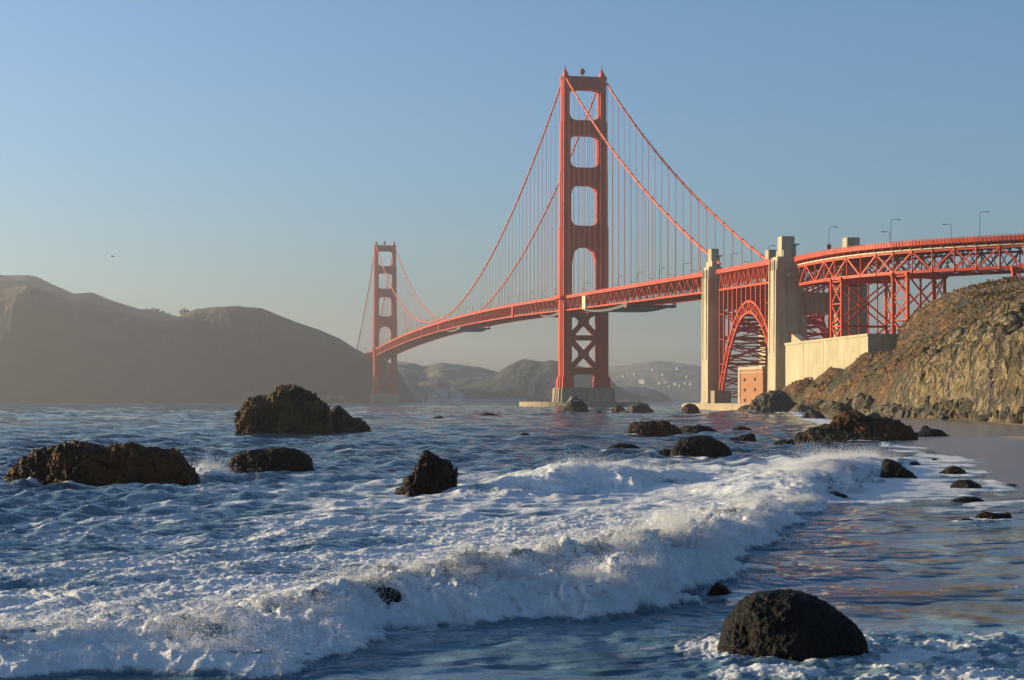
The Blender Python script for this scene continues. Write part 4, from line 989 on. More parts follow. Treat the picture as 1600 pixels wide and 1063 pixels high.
rock([(1420, 685), (1436, 676), (1452, 671), (1468, 672), (1480, 680), (1488, 685)], 'rock_black', 'flat black rock on wet sand right of the brown reef', 35, .6, .14, foam=.5)
rock([(1437, 674), (1442, 667), (1449, 666), (1454, 673)], 'rock_black', 'little black rock perched behind the flat one on wet sand', 36, .9, .18, foam=.4)
rock([(1490, 692), (1500, 686), (1510, 687), (1517, 683), (1526, 692)], 'rock_black', 'ragged twin-peaked black rock on the wet sand', 37, .7, .2, foam=.2)
rock([(1537, 694), (1546, 689), (1554, 694)], 'rock_black', 'tiny black rock on the wet sand right of the ragged one', 38, .9, .2, foam=0)
rock([(1376, 748), (1377, 728), (1384, 719), (1394, 719), (1404, 726), (1416, 735), (1426, 743), (1434, 748)], 'rock_black', 'steep black rock struck by spray at the beach edge', 39, .8, .14, foam=1)
rock([(1418, 728), (1424, 721), (1433, 722), (1438, 728)], 'rock_black', 'small round rock right behind the steep black rock', 40, .9, .14, foam=.8)
rock([(1484, 765), (1490, 755), (1500, 750), (1514, 750), (1527, 756), (1537, 764)], 'rock_black', 'smooth rounded black rock in the swash on the sand', 41, .8, .10, foam=.8)
rock([(1466, 742), (1478, 732), (1490, 728), (1502, 732), (1511, 742)], 'rock_grey', 'rock covered by a mound of curling water behind the rounded black one', 42, .7, .12, foam=1.3)
rock([(1522, 812), (1530, 802), (1540, 799), (1550, 803), (1562, 803), (1576, 801), (1582, 812)], 'rock_brown', 'low brown rock in foam near the right edge of the picture', 43, .5, .15, foam=.9)
rock([(1246, 781), (1262, 774), (1285, 772), (1302, 768), (1318, 773), (1330, 781)], 'rock_black', 'black rock barely showing behind the tail of the breaker', 44, .5, .16, foam=1)
rock([(1170, 757), (1182, 750), (1194, 749), (1208, 757)], 'rock_black', 'small black rock lying in the foam right of the wave crest', 45, .7, .12, foam=1)
rock([(1105, 930), (1112, 917), (1122, 911), (1132, 914), (1144, 929)], 'rock_brown', 'small brown rock at the end of the breaker behind the large foreground rock', 46, .8, .14, foam=.7)
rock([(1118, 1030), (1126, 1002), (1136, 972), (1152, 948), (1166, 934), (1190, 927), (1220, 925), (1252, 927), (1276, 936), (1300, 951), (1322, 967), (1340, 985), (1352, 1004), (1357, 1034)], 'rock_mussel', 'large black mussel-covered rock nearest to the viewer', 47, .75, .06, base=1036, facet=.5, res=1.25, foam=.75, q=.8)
rock([(496, 928), (515, 919), (540, 914), (565, 917), (590, 915), (612, 920), (630, 928)], 'rock_brown', 'low brown rock awash in the crest of the breaking wave', 62, .45, .16, base=929, foam=.2, z0=.66)
rock([(673, 656), (681, 650.5), (690, 651), (697, 656)], 'rock_black', 'tiny black rock awash right of the pointed brown rock', 48, .8, .15, foam=1.2)
rock([(746, 650), (757, 645.5), (770, 646), (780, 650)], 'rock_black', 'thin dark rock barely awash far out towards the near tower', 49, .8, .15, foam=.9)
rock([(811, 681), (818, 676), (824, 677), (829, 681)], 'rock_black', 'lone tiny black rock in open water below the deck', 50, .8, .15, foam=.6)
rock([(928, 645.5), (935, 641), (944, 645.5)], 'rock_black', 'smallest speck of rock between the white-topped rock and its neighbours', 51, .9, .15, foam=.8)
rock([(-4, 698), (8, 695), (20, 695.5), (30, 698)], 'rock_black', 'sliver of black rock behind the long brown rock at the left edge', 52, .6, .15, foam=.3)
rock([(1469, 665), (1474, 661), (1480, 661), (1485, 665)], 'rock_black', 'tiny black rock on the upper wet sand left of the berm', 56, .9, .18, foam=0)
rock([(1454, 720), (1460, 716), (1467, 720)], 'rock_black', 'tiny black rock on the sand right of the steep spray-struck rock', 57, .9, .18, foam=.2)
rock([(1569, 678), (1576, 673), (1584, 674), (1590, 678)], 'rock_black', 'small black rock on the sandy berm near the right edge', 58, .8, .18, foam=0)
rock([(1569, 760), (1575, 756), (1585, 757), (1592, 760)], 'rock_black', 'thin flat stone on the wet sand near the right edge', 59, .7, .15, foam=0)
rock([(1482, 785), (1498, 778), (1515, 776), (1530, 778), (1540, 784)], 'rock_brown', 'very low weed-covered rock in the swash below the rounded black one', 60, .4, .15, foam=.6)
rock([(1492, 815), (1505, 810), (1518, 811), (1524, 815)], 'rock_black', 'small dark rock left of the low brown rock near the right edge', 61, .6, .15, foam=.7)
# dark rock mass at the tip of the headland
rock([(1168, 645), (1178, 630), (1190, 620), (1203, 614), (1218, 613), (1230, 622), (1240, 633), (1247, 646)], 'rock_slate', 'dark rock mass at the tip of the headland below the tall pylon', 53, .9, .2, res=1.3, foam=.9)
rock([(1150, 645), (1158, 637), (1168, 633), (1178, 637), (1186, 645)], 'rock_slate', 'low grey rock left of the dark rock mass at the headland tip', 54, .9, .2, foam=1)
rock([(1232, 650), (1240, 638), (1252, 632), (1264, 636), (1270, 650)], 'rock_tan', 'tan rock right of the dark rock mass at the headland tip', 55, .9, .18, base=650, foam=.3)

# angular boulders
def boulder_mesh(seed, n=20):
    rs = np.random.RandomState(seed); V = []; Q = []
    lin = np.linspace(-1, 1, n); U, Vv = np.meshgrid(lin, lin); k = 0
    for ax in range(3):
        for sg in (-1, 1):
            p = np.zeros((n, n, 3)); p[..., ax] = sg; p[..., (ax+1) % 3] = U*(sg); p[..., (ax+2) % 3] = Vv
            V.append(p.reshape(-1, 3)); Q.append(grid_faces(n, n) + k); k += n*n
    V = np.concatenate(V); V /= np.linalg.norm(V, axis=1)[:, None]
    nr = rs.normal(size=(13, 3)); nr /= np.linalg.norm(nr, axis=1)[:, None]; dk = rs.uniform(.45, .85, 13)
    dot = V @ nr.T; r = np.where(dot > .05, dk/np.maximum(dot, .05), 9).min(1); r = np.minimum(r, 1.05)
    r = r + .07*fbm3(V[:, 0]*2+seed, V[:, 1]*2, V[:, 2]*2, 3) + .05*ridge3(V[:, 0]*5+seed, V[:, 1]*5, V[:, 2]*5, 3)
    return V*r[:, None], np.concatenate(Q)
BM = [boulder_mesh(s) for s in (3, 14, 25, 36, 47, 58)]
bme = {}
def boulder(x, y, z, sx_, sy_, sz_, rot, mat, lab, grp, k):
    key = (k % 6, mat)
    if key not in bme:
        o = mesh_np('boulder', BM[k % 6][0], BM[k % 6][1], M[mat], smooth=False); bme[key] = o.data
    else:
        o = bpy.data.objects.new('boulder', bme[key]); C.objects.link(o)
    o.location = (x, y, z); o.scale = (sx_, sy_, sz_); o.rotation_euler = rot; tag(o, lab, 'boulder', grp); return o
rg_ = random.Random(4)
def sand_z(x, y):
    i = int(np.clip(np.searchsorted(bx, x), 0, len(bx)-1)); j = int(np.clip(np.searchsorted(by, y), 0, len(by)-1)); return float(ZB[j, i])
def place(px, py, wpx, hpx, mat, lab, k, Y=None, grp='boulders at the foot of the cliff'):
    """a boulder whose base is seen at (px, py)"""
    Ys = np.arange(140, 660, 1.0); xs_ = (px-800)/F*Ys; zs_ = np.array([max(sand_z(x_, y_), float(head_z(np.array(x_), np.array(y_))) if x_ > 60 else 0) for x_, y_ in zip(xs_, Ys)])
    rw = HZ + (CAM_Z-zs_)/Ys*F; hit = np.nonzero(rw <= py)[0]; Y = float(Ys[hit[0]]) if len(hit) else 640.0
    x = (px-800)/F*Y; w = wpx/F*Y/2; h = hpx/F*Y/2
    zz = max(sand_z(x, Y), float(head_z(np.array(x), np.array(Y))) if x > 60 else 0)
    boulder(x, Y, zz + h*.30, w*1.1, w*1.05, h*1.05, (rg_.uniform(-.6, .6), rg_.uniform(-.6, .6), rg_.uniform(0, 6.28)), mat, lab, grp, k)
for args in ((1342, 640, 30, 40, 'rock_tan', 'tallest tan boulder at the foot of the slope behind the reef', 0), (1322, 640, 26, 28, 'rock_tan', 'tan boulder leaning against the left of the tallest one', 1), (1360, 638, 16, 36, 'rock_slate', 'dark upright slab against the right side of the tallest tan boulder', 2),
             (1296, 640, 30, 20, 'rock_tan', 'broad pale boulder left of the tan pair on the sand', 3), (1281, 640, 16, 20, 'rock_olive', 'narrow olive boulder left of the broad pale one', 4), (1375, 646, 24, 18, 'rock_slate', 'grey angular boulder on the sand right of the tan pair', 5),
             (1405, 646, 26, 20, 'rock_tan', 'tan low boulder beside the heap of rubble', 1), (1422, 650, 20, 14, 'rock_slate', 'small flat grey boulder in front of the rubble', 2), (1452, 640, 14, 34, 'rock_slate', 'dark upright boulder against the bare cliff', 0),
             (1475, 656, 24, 14, 'rock_slate', 'dark boulder with a white mark on the sand below the cliff', 3), (1500, 655, 18, 9, 'rock_brown', 'small brown boulder on the sand below the cliff', 4), (1540, 659, 36, 17, 'rock_olive', 'olive boulder lying on the sand, left of the biggest dark one', 5),
             (1574, 655, 32, 22, 'rock_slate', 'biggest dark boulder on the sand at the foot of the cliff', 1), (1597, 650, 18, 16, 'rock_tan', 'tan boulder cut by the right edge of the picture', 2), (1432, 652, 12, 8, 'rock_slate', 'small dark boulder alone on the sand, left below the cliff', 0),
             (1255, 634, 14, 12, 'rock_olive', 'olive boulder on the slope foot above the surf', 4), (1236, 640, 14, 12, 'rock_tan', 'small tan boulder beside the dark rock mass', 3), (1268, 648, 16, 8, 'rock_slate', 'low grey boulder at the water edge by the headland', 5)):
    place(*args)
for k in range(190):
    px = rg_.choice((rg_.uniform(1270, 1600), rg_.uniform(1380, 1520), rg_.uniform(1380, 1520))); py = 643 + (px-1300)*.045 + rg_.choice((rg_.uniform(-5, 3.5), rg_.gauss(-7, 5)))
    s = rg_.uniform(3.5, 10) if k % 4 else rg_.uniform(9, 19)
    place(px, py, s*rg_.uniform(1.2, 2.0), s, rg_.choice(('rock_slate', 'rock_tan', 'rock_tan', 'rock_olive')), 'small boulder in the rubble heaped along the foot of the cliff', k, grp='rubble along the foot of the cliff')
for px, py, s, mat, lab in ((1348, 600, 16, 'rock_slate', 'grey boulder on the slope above the tan pair'), (1427, 572, 12, 'rock_slate', 'dark round boulder high on the slope'), (1448, 576, 11, 'rock_tan', 'tan boulder high on the slope right of the dark round one'), (1463, 562, 12, 'rock_tan', 'tan boulder highest on the slope under the spur')):
    Y = 560
    for _ in range(60):
        x = (px-800)/F*Y; zr = CAM_Z + (HZ-py)/F*Y; zg = float(head_z(np.array(x), np.array(Y)))
        Y += .8*(zr-zg)/.25*(-1 if False else 1)*(-.25); Y = float(np.clip(Y, 300, 640))
    w = s/F*Y/2; boulder((px-800)/F*Y, Y, float(head_z(np.array((px-800)/F*Y), np.array(Y)))+w*.3, w*1.2, w*1.2, w, (.2, .1, px), mat, lab, 'boulders on the slope', px)
# pale guano rocks along the far shore
for i, (px, n_, lab) in enumerate(((28, 5, 'far left'), (202, 6, 'middle'), (510, 6, 'behind the largest sea stack'))):
    for k in range(n_):
        Yp = 2425 if px > 400 else 2560; x = (px-800)/F*Yp + (k-n_/2)*9 + rg_.uniform(-4, 4)
        s = rg_.uniform(3, 7); boulder(x, Yp + rg_.uniform(0, 30), rg_.uniform(0, 4) + 2, s*1.2, s, s*rg_.uniform(.8, 1.6), (rg_.uniform(-.4, .4), rg_.uniform(-.4, .4), rg_.uniform(0, 6)), 'rock_pale', {'far left': 'pale rock at the far left foot of the dark hills', 'middle': 'pale rock on the far shore between the two left sea rocks', 'behind the largest sea stack': 'pale rock on the far shore seen just behind the largest sea stack'}[lab], 'pale rocks on the far shore', k)

# ---------------------------------------------------------------- small things
x, y, _ = W(456, 628, 1500); t = empty('sailboat', (x, y, 0)); tag(t, 'small sailboat whose white sail tip shows over the largest sea stack', 'sailboat')
m = MB(); m.loft([[(x+a*4.8, y+b*1.5, .1) for a, b in ((-1, -.7), (.5, -.9), (1.05, 0), (.5, .9), (-1, .7))], [(x+a*5.2, y+b*1.7, 1.2) for a, b in ((-1, -.8), (.5, -1), (1.15, 0), (.5, 1), (-1, .8))]]); m.build('hull', M['white'], t)
m = MB(); m.tube([(x+.4, y, 1), (x+.4, y, 22.3)], .09); m.tube([(x+.4, y, 2.2), (x-4.2, y, 2.2)], .08); m.build('mast', M['grey_metal'], t)
m = MB(); m.prism([(x+.3, y-.03, 2.3), (x-4.1, y-.03, 2.3), (x-2.2, y-.03, 12), (x+.3, y-.03, 22)], (0, .06, 0)); m.prism([(x+.6, y-.03, 19), (x+.8, y-.03, 2), (x+5, y-.03, 1.4)], (0, .06, 0)); m.build('sail', M['white'], t)
x, y, z = W(176, 401, 420); m = MB(); rings = []
bird = empty('gull', (x, y, z)); tag(bird, 'tiny dark gull gliding in the sky above the left hills', 'bird')
for a, r in ((-.32, .02), (-.2, .06), (0, .1), (.16, .09), (.27, .06), (.34, .02)): rings.append([(x+a, y+r*math.cos(k), z+r*math.sin(k)) for k in np.arange(6)*math.pi/3])
m.loft(rings)
for sg in (-1, 1): m.loft([[(x+c1, y+sg*.08, z+.03), (x-.12, y+sg*.08, z+.03), (x-.12, y+sg*.08, z), (x+c1, y+sg*.08, z)] if i == 0 else [(x+.02+o_*.6, y+sg*.75*i/2, z+.14*i), (x-.16*(1.2-i/3)+o_*.6, y+sg*.75*i/2, z+.14*i), (x-.16*(1.2-i/3)+o_*.6, y+sg*.75*i/2, z+.12*i), (x+.02+o_*.6, y+sg*.75*i/2, z+.12*i)] for i, (c1, o_) in enumerate(((.14, 0), (.1, .05), (0, -.15)))])
m.build('body', M['lamp'], bird)
wf_ = empty('wire_fence', W(1560, 446, 572)); tag(wf_, 'thin wire fence along the crest of the headland', 'fence'); m = MB(); wm = MB(); prev = None
for k in range(9):
    x = 148 + k*3.2; y = 582 - k*2.2; z = float(head_z(np.array(x), np.array(y))); m.bar((x, y, z-.4), (x, y, z+1.7), .12)
    if prev:
        for h_ in (.5, 1.0, 1.5): wm.bar((*prev[:2], prev[2]+h_), (x, y, z+h_), .05)
    prev = (x, y, z)
m.build('posts', M['grey_metal'], wf_); wm.build('wires', M['grey_metal'], wf_)
# ================================================================ the sea
rows = [9.0]
while rows[-1] < 6900:
    y = rows[-1]; rows.append(y + (.22 if y < 25 else .15 if y < 28.5 else .065 if y < 60 else .065 + (y-60)*.0045 if y < 300 else 1.145 + (y-300)*.008))
rows = np.array(rows)
tc = np.concatenate([np.linspace(-1.4, -.40, 40)[:-1], np.linspace(-.40, .40, 1150), np.linspace(.40, 1.4, 40)[1:]])
TT, YS = np.meshgrid(tc, rows); XS = TT*(YS + 6.0)
step = np.maximum(np.gradient(rows)[:, None]*np.ones_like(TT), .8/1150*(YS+6))
print('sea', XS.shape)
rs = np.random.RandomState(21)
sd_sh, _ = dist_poly(XS, YS, SHORE)                                        # positive: out at sea
TOE = [(-40, 27.0), (-16, 30.0), (-9.6, 31.4), (-7.2, 32.0), (-4.9, 32.6), (-3.2, 34.2), (-1.4, 37.4), (1.5, 41.0), (3.2, 43.2), (5.7, 47.5), (8.0, 58.5), (11.8, 74), (15.2, 84), (18.0, 95)]
wob = 2.3*fbm2(XS/5.5 + 7, YS/5.5, 2) + .75*fbm2(XS/1.9 + 4, YS/1.9, 3) + .25*fbm2(XS/.55, YS/.55, 3)
dB, pB = dist_poly(XS, YS, TOE); dB = dB + wob + .55                        # positive behind the breaker's toe
HB = np.interp(pB, np.arange(len(TOE)), [.6, .62, .66, .74, .80, .92, 1.15, 1.5, 1.65, 1.5, 1.1, .72, .45, .2])
seaward = sstep(-6, 10, dB)
off = sstep(10, 60, dB)
# chop
Zs = np.zeros_like(XS); SL = np.zeros_like(XS)
for k in range(46):
    lam = .55*(26/.55)**(k/45.0); th = math.radians(-50) + rs.normal()*.62; kx, ky = math.cos(th)*2*math.pi/lam, math.sin(th)*2*math.pi/lam
    fade = np.clip((lam/step-3.0)/3.0, 0, 1)
    if fade.max() <= 0: continue
    ph = rs.uniform(0, 6.28); w_ = np.sin(kx*XS + ky*YS + ph + 1.1*perlin2(XS/(lam*3.1) + k, YS/(lam*3.1)))
    Zs += fade*(.0150*lam**.62 if lam < 3.2 else .0309*(3.2/lam)**.25)*(2*((w_+1)/2)**1.7 - .85)
chopamp = .20 + .36*seaward + 1.44*off
Zs *= chopamp*(.35 + .65*sstep(0, 18, sd_sh))
Zs += .10*off*fbm2(XS/9, YS/14, 3)*np.clip((8/step-3)/3, 0, 1)
for k, la in enumerate((13, 17, 23, 31, 44, 60)):
    th = -.9 + .5*(k % 3); Zs += .0095*min(la, 30)*sstep(260, 520, YS)*np.sin((XS*math.cos(th) + YS*math.sin(th))*2*math.pi/la + 2.2*perlin2(XS/(la*2.3) + k, YS/(la*2.3)))*np.clip((la/step-2.4)/2, 0, 1)
c_, s_ = math.cos(-.75), math.sin(-.75); XW, YW = XS*c_ + YS*s_, -XS*s_ + YS*c_
for la, am in ((6.5, .075), (3.4, .055), (1.7, .032)):
    Zs += am*(.25 + .75*off)*seaward*(.6 + .8*np.clip(perlin2(XS/19 + la, YS/27)+.3, 0, 1))*ridge2(XW/la + .5*perlin2(XS/9, YS/9), YW/(la*2.1), 2)*np.clip((la/step-2.2)/2.5, 0, 1)
# swells rolling in behind the breaker
for d0, a_, wd in ((17, .22, 3.2), (33, .25, 4.0), (52, .22, 5.0), (80, .16, 7), (120, .15, 9)):
    Zs += a_*np.exp(-((dB-d0-3*perlin2(XS/24+d0, YS/24))/wd)**2)*(.55+.75*np.clip(perlin2(XS/17 + d0, YS/30)+.25, -.5, 1))*sstep(2, 20, sd_sh)
# the breaker: steep front, crest, slow back
def breaker(d, H):
    f = np.clip((d+.2)/2.5, 0, 1); f = f**.8*(1.5-.5*f); pk = np.exp(-np.maximum(d-2.2, 0)/2.6); back = .30*np.exp(-np.maximum(d-2.2, 0)/8.5)
    return H*f*(.70*pk + back)
Zb = breaker(dB, HB)
TOE2 = [(-4, 84), (1.5, 87), (5, 90.5), (7.5, 93.5), (10, 98), (12.5, 104), (16, 112)]
d2, p2 = dist_poly(XS, YS, TOE2); d2 = d2 + wob*1.3
H2 = np.interp(p2, np.arange(7), [.1, .65, 1.25, 1.15, .8, .5, .2]); inl2 = sstep(.0, .8, p2)*(1-sstep(5.2, 6, p2))
Zb += breaker(d2*.8, H2)*inl2
TOE3 = [(12.5, 83), (14.8, 86), (18.3, 92), (21.6, 105), (26.2, 120), (30.5, 134), (36, 150)]
d3, p3 = dist_poly(XS, YS, TOE3); d3 = d3 + wob*1.3
H3 = np.interp(p3, np.arange(7), [.3, .6, .95, 1.1, .95, .55, .1]); inl3 = sstep(.0, .5, p3)*(1-sstep(5.5, 6, p3))
Zb += breaker(d3*.7, H3)*inl3
TOE4 = [(52, 205), (60, 270), (72, 370), (86, 470), (98, 590)]             # surf along the upper beach
d4, p4 = dist_poly(XS, YS, TOE4); d4 = d4 + 3*fbm2(XS/9, YS/30, 3); H4 = np.interp(p4, np.arange(5), [.35, .6, .6, .5, .3]); inl4 = sstep(0, .3, p4)*(1-sstep(3.8, 4, p4))
Zb += breaker(d4*.35, H4)*inl4
d5x, d5y = XS+18.6, YS-105.5                                                   # splash between the two left rocks
sp5 = np.exp(-(d5x/1.9)**2-(d5y/2.2)**2); Zb += 1.0*sp5*(.7+.6*fbm2(XS/.9, YS/.9, 3))
d6x, d6y = XS+18, YS-84                                                     # smooth hump in front of the long rock
Zb += .5*np.exp(-((d6y+.18*d6x)/4.0)**2)*np.exp(-(d6x/9)**2)
XR_, YR_ = XS*.93 + YS*.37, -XS*.37 + YS*.93; bl_fg = ridge2(XS/.5, YS/.5, 3)
# ---- foam coverage
cov = np.full_like(XS, .012)
face = sstep(-.35, .15, dB)*(1-sstep(2.8, 4.6, dB))*sstep(.25, .8, HB)
gap = np.exp(-((dB-2.0)/.8)**2)*sstep(-.08, .25, fbm2(XS/1.9+12, YS/1.9, 3)); cov = np.maximum(cov, face*(1.15-.9*gap))
trail = sstep(1.5, 3, dB)*np.exp(-(np.maximum(dB-3, 0)/32.0)**1.5)*.86*(.66+.6*sstep(-.25, .4, fbm2(XS/5+3, YS/5, 3)))
trail = trail*(1 - .30*sstep(-14, -24, XS)*sstep(8, 14, dB))
cov = np.maximum(cov, trail*sstep(-12.5, 1, p2*0 + 16 - XS*.9))
cov = np.maximum(cov, inl2*(sstep(-.2, .3, d2)*(1-sstep(2.6, 5, d2))*(1.05-.55*np.exp(-((d2-1.2)/1.0)**2)*sstep(-.15, .25, fbm2(XS/1.8+3, YS/3, 3)))*sstep(.2, .7, H2)))
cov = np.maximum(cov, inl2*sstep(1, 2, d2)*np.exp(-np.maximum(d2-2, 0)/7)*.5)
cov = np.maximum(cov, inl2*sstep(-10, -4, d2)*(1-sstep(-1, 0, d2))*.52)
cov = np.maximum(cov, inl3*(.72+.9*np.clip(fbm2(XS/2.2+6, YS/4.5, 3), -.4, .4))*(sstep(-.3, .3, d3)*(1-sstep(4, 9, d3))*1.05*sstep(.15, .6, H3)))
cov = np.maximum(cov, inl3*sstep(2, 4, d3)*np.exp(-np.maximum(d3-4, 0)/12)*.62)
cov = np.maximum(cov, inl3*sstep(-9, -2, d3)*(1-sstep(-.5, .5, d3))*.60)
cov = np.maximum(cov, inl4*(sstep(-.4, .6, d4)*(1-sstep(5, 12, d4))*.95))
cov = np.maximum(cov, inl4*sstep(-14, -3, d4)*.35*(1-sstep(0, 1, d4)))
cov = np.maximum(cov, np.clip(sp5*1.9, 0, 1.15))
wash = sstep(-2, .5, sd_sh)*(1-sstep(2, 13, sd_sh))*sstep(60, 78, YS)
cov = np.maximum(cov, wash*.36*(.7+.9*sstep(-.2, .4, fbm2(XS/3+9, YS/9, 3))))
front = (1-sstep(-.2, .1, dB))*np.exp(-np.maximum(-dB, 0)/2.8)*.34
cov = np.maximum(cov, front)
fgm = (1-sstep(34, 39, YS))*sstep(1.5, 5, XS); Zb += fgm*(.16*ridge2(XR_/1.6, YR_/.9, 3) + .05*bl_fg)
fg = fgm*.62; cov = np.maximum(cov, fg*(.6+.8*sstep(-.2, .35, fbm2(XS/1.1+8, YS/1.6, 3))))
cov = np.maximum(cov, .17*sstep(-40, -4, dB)*(1-sstep(-4, 0, dB)))
crest = sstep(.16, .38, Zs)*off*(1-sstep(300, 700, YS)); cov = np.maximum(cov, .34*crest*sstep(-.05, .3, fbm2(XS/6+3, YS/9, 3)))
wc = sstep(.30, .52, fbm2(XS/11+31, YS/19, 4))*off*(1-sstep(250, 700, YS)); cov = np.maximum(cov, wc*.36)
cov = np.maximum(cov, off*.10*(1-sstep(90, 200, YS)))
for (rx, ry, rw, rd, st) in FOAM_AT:
    if st <= 0: continue
    q = np.sqrt(((XS-rx)/(rw*1.0+.15))**2 + ((YS-ry+.15*rd)/(rd*1.05+.3))**2); pad = np.clip(1.3/rw, .25, .8)
    fr = np.where(YS < ry+.3*rd, 1, .55)
    ring = np.exp(-np.maximum(q-1, 0)/(.18+pad*.35))*st*fr
    cov = np.maximum(cov, np.minimum(ring*.78, 1.0)); Zb += .12*min(1, rw*.25)*st*np.exp(-np.maximum(q-1, 0)/.10)*(.3+np.clip(fbm2(XS*1.3+rx, YS*1.3, 3), -.3, 1))
far_surf = sstep(600, 640, YS)*(1-sstep(760, 800, YS))*np.exp(-((XS-88)/16)**2); cov = np.maximum(cov, far_surf*.75); Zb += far_surf*.6*np.abs(fbm2(XS/5, YS/9, 3))
cov = np.maximum(cov, np.exp(-((YS-835)/22)**2)*np.exp(-((XS-80)/26)**2)*.8)
# ---- foam pattern: coverage thresholded against streaky noise, so that edges are ragged at every scale
ca, sa = math.cos(.42), math.sin(.42); XR, YR = XS*ca + YS*sa*.9, -XS*sa + YS*ca
def lim(lam): return np.clip((lam/step-2.0)/2.0, 0, 1)
nz = .55*fbm2(XR/4.6, YR/1.5, 3)*lim(1.2) + .46*ridge2(XR/2.3 + 5, YR/.7, 3)*lim(.5)*.6 + .34*fbm2(XS/.34, YS/.34, 3)*lim(.25) + .5*fbm2(XR/16, YR/8, 3)
pat = nz*.62 + .42
fo = sstep(-.10, .16, cov*1.15 - np.clip(pat, .02, 1.3)*(1-.42*sstep(.9, 1.1, cov))*1.0 + .0)
foam = np.clip(fo*.55 + cov*.28*(fo > .02) + .25*(cov > .95)*fo, 0, 1)
aer = np.clip(np.maximum(np.clip(cov*.95, 0, .85)*sstep(.1, .4, cov), .38*(1-sstep(-1, 1, dB))*(1-sstep(120, 220, YS))*(.6+.8*sstep(-.3, .3, fbm2(XS/6+5, YS/8, 3)))), 0, .85)
aer = np.maximum(aer, .30*sstep(2, 5, dB)*(1-sstep(28, 60, dB)))
# ---- billowing relief of the foam
bl = billow2(XS/1.05 + wob, YS/1.05, 2, .55)*lim(1.0) ; bl2 = billow2(XS/.36 + 3, YS/.36 + wob*2, 3, .6)*lim(.34)
vig = np.clip(face + .45*inl2*np.exp(-(d2-.8)**2/3) + .5*inl3*np.exp(-(d3-1.4)**2/9) + .6*sp5, 0, 1.1)
relief = vig*(.45+.55*sstep(.2, 1.6, dB))*(.22*bl + .10*bl2)*np.clip(HB, .6, 1.6) + fo*(1-np.clip(vig, 0, 1))*(.035 + .055*(bl2+.4) + .03*bl)
Zt = Zs*(1-.5*np.clip(vig, 0, 1)) + Zb + relief
# plunge: the crest is thrown shoreward
nx_, ny_ = np.gradient(dB, axis=1), np.gradient(dB, axis=0)
gxs = np.gradient(XS, axis=1); gyr = np.gradient(rows)[:, None]; gX = nx_/gxs; gY = ny_/gyr - gX*(TT); gl = np.sqrt(gX**2+gY**2)+1e-6
thr = vig*np.exp(-((dB-2.2)/1.0)**2)*.30*HB*(.5+.5*fbm2(XS/2.5, YS/2.5, 2)) + vig*.12*bl
XO = XS - thr*np.clip(gX/gl, -1, 1); YO = YS - thr*np.clip(gY/gl, -1, 1)
Zt *= 1 - .9*sstep(900, 2200, YS)
Zt = np.where(sd_sh < 0, np.minimum(Zt, .02 + .05*foam), Zt)
turb = np.clip(.85*np.exp(-((dB-2.2)/1.6)**2)*sstep(.3, .9, HB) + .7*inl2*np.exp(-((d2-1.2)/2.2)**2) + .6*inl3*np.exp(-((d3-2)/4)**2) + .35*np.exp(-np.maximum(dB-3, 0)/10)*(dB > 3) + .3*(1-sstep(33, 37, YS))*sstep(3, 6, XS) + .22*(1-sstep(0, 10, sd_sh)) + .4*np.clip((Zs-.18)*2.5, 0, 1), 0, 1)*(.45+.75*sstep(-.35, .4, fbm2(XS/3, YS/3, 3)))
calm = (1-sstep(-2.0, .2, dB))*(1-sstep(70, 110, YS)) + .6*(1-sstep(1, 9, sd_sh))*sstep(70, 110, YS)
calm = np.clip(calm, 0, 1)*(1 - .55*sstep(-.1, .35, fbm2(XS/3.2+2, YS/3.2, 3)))
tag(mesh_np('sea', np.stack([XO, YO, Zt], -1).reshape(-1, 3), grid_faces(*XS.shape), M['water'], attrs={'foam': foam, 'turb': turb, 'calm': calm, 'aer': aer, 'chop': np.clip(.42 + .0*seaward + .45*off*sstep(40, 110, YS) + .75*off*sstep(110, 350, YS) + 1.4*sstep(280, 700, YS), 0, 3.0)*(1-.7*np.clip(foam, 0, 1))}), kind='structure')
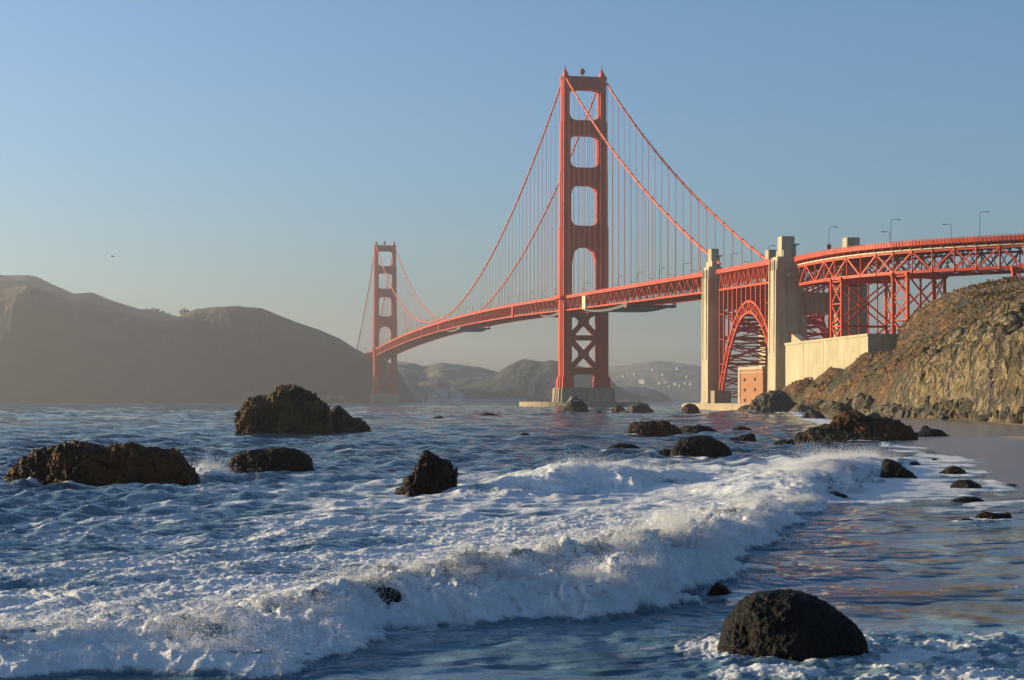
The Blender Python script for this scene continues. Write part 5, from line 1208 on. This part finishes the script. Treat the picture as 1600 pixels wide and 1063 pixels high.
# ---- spray: bursts of droplets thrown up along the crests, which is what makes white water look soft
def pick(weight, n, seed):
    r_ = np.random.RandomState(seed); w_ = (weight*gxs*gyr).ravel(); cs = np.cumsum(w_); return np.searchsorted(cs, r_.uniform(0, cs[-1], n))
hbf = HB.ravel(); PX, PY, PZ = XO.ravel(), YO.ravel(), Zt.ravel(); r_ = np.random.RandomState(9); pts = []; szs = []
def bursts(weight, nb, per, seed, sig, up, size):
    ib = pick(weight, nb, seed)
    for i in ib:
        n = int(per*r_.uniform(.4, 1.8)); sg = sig*r_.lognormal(0, .45); d = r_.normal(size=(n, 3))*np.array([1.1, .9, .75])*sg; dirx = r_.normal(size=3)*.5; dirx[2] = 1.0
        tq = r_.exponential(.55, n)[:, None]*up*r_.uniform(.2, 1.7); c = np.array([PX[i], PY[i], PZ[i] + .01])
        pts.append(c + d*(.45+tq) + tq*dirx[None]*.8); szs.append(np.clip(r_.lognormal(math.log(size), .5, n), size*.35, size*2.0))
wn_ = .5 + sstep(-.1, .35, fbm2(XS/1.7 + 40, YS/1.7, 2))
bursts(vig*np.exp(-((dB-2.1)/.8)**2)*HB**2*wn_**2*(p2*0+1), 900, 230, 1, .17, .24, .0052)
bursts(face*np.exp(-((dB-.8)/.8)**2)*wn_**2, 1000, 200, 2, .19, .12, .0052)
bursts(inl2*np.exp(-((d2-2.0)/.9)**2)*H2**2, 110, 180, 3, .25, .26, .007)
bursts(inl3*np.exp(-((d3-2.6)/1.4)**2)*H3**2*wn_, 300, 200, 4, .34, .34, .0075)
bursts(sp5**2, 60, 160, 5, .28, .35, .0095)
P0 = np.concatenate(pts); sz = np.concatenate(szs); n = len(P0); print('spray', n)
oc = np.array([(1,1,1),(1,-1,-1),(-1,1,-1),(-1,-1,1)], float)*.8; of = np.array([(0,1,2),(0,3,1),(0,2,3),(1,3,2)])
Vp = (P0[:, None, :] + oc[None]*sz[:, None, None]*r_.uniform(.6, 1.4, (n, 4, 1))).reshape(-1, 3); Fp = (of[None] + 4*np.arange(n)[:, None, None]).reshape(-1, 3)
tag(mesh_np('sea_spray', Vp, Fp, M['spray'], smooth=True), 'fine white spray thrown up along the breaking wave crests', kind='stuff')

# ================================================================ haze
hz = MB(); hz.frame_box((-300, 3420, 114.5), (3300, 0, 0), (0, 3560, 0), (0, 0, 120.5))
hm = bpy.data.materials.new('haze_air'); hm.use_nodes = True; ht = hm.node_tree
for n_ in list(ht.nodes): ht.nodes.remove(n_)
ho = ht.nodes.new('ShaderNodeOutputMaterial'); hv = ht.nodes.new('ShaderNodeVolumePrincipled')
hv.inputs['Color'].default_value = (.93, .95, 1.0, 1); hv.inputs['Density'].default_value = .000088; hv.inputs['Anisotropy'].default_value = .4
ht.links.new(hv.outputs[0], ho.inputs['Volume'])
tag(hz.build('haze', hm, origin=(0, 3420, 0)), kind='stuff')
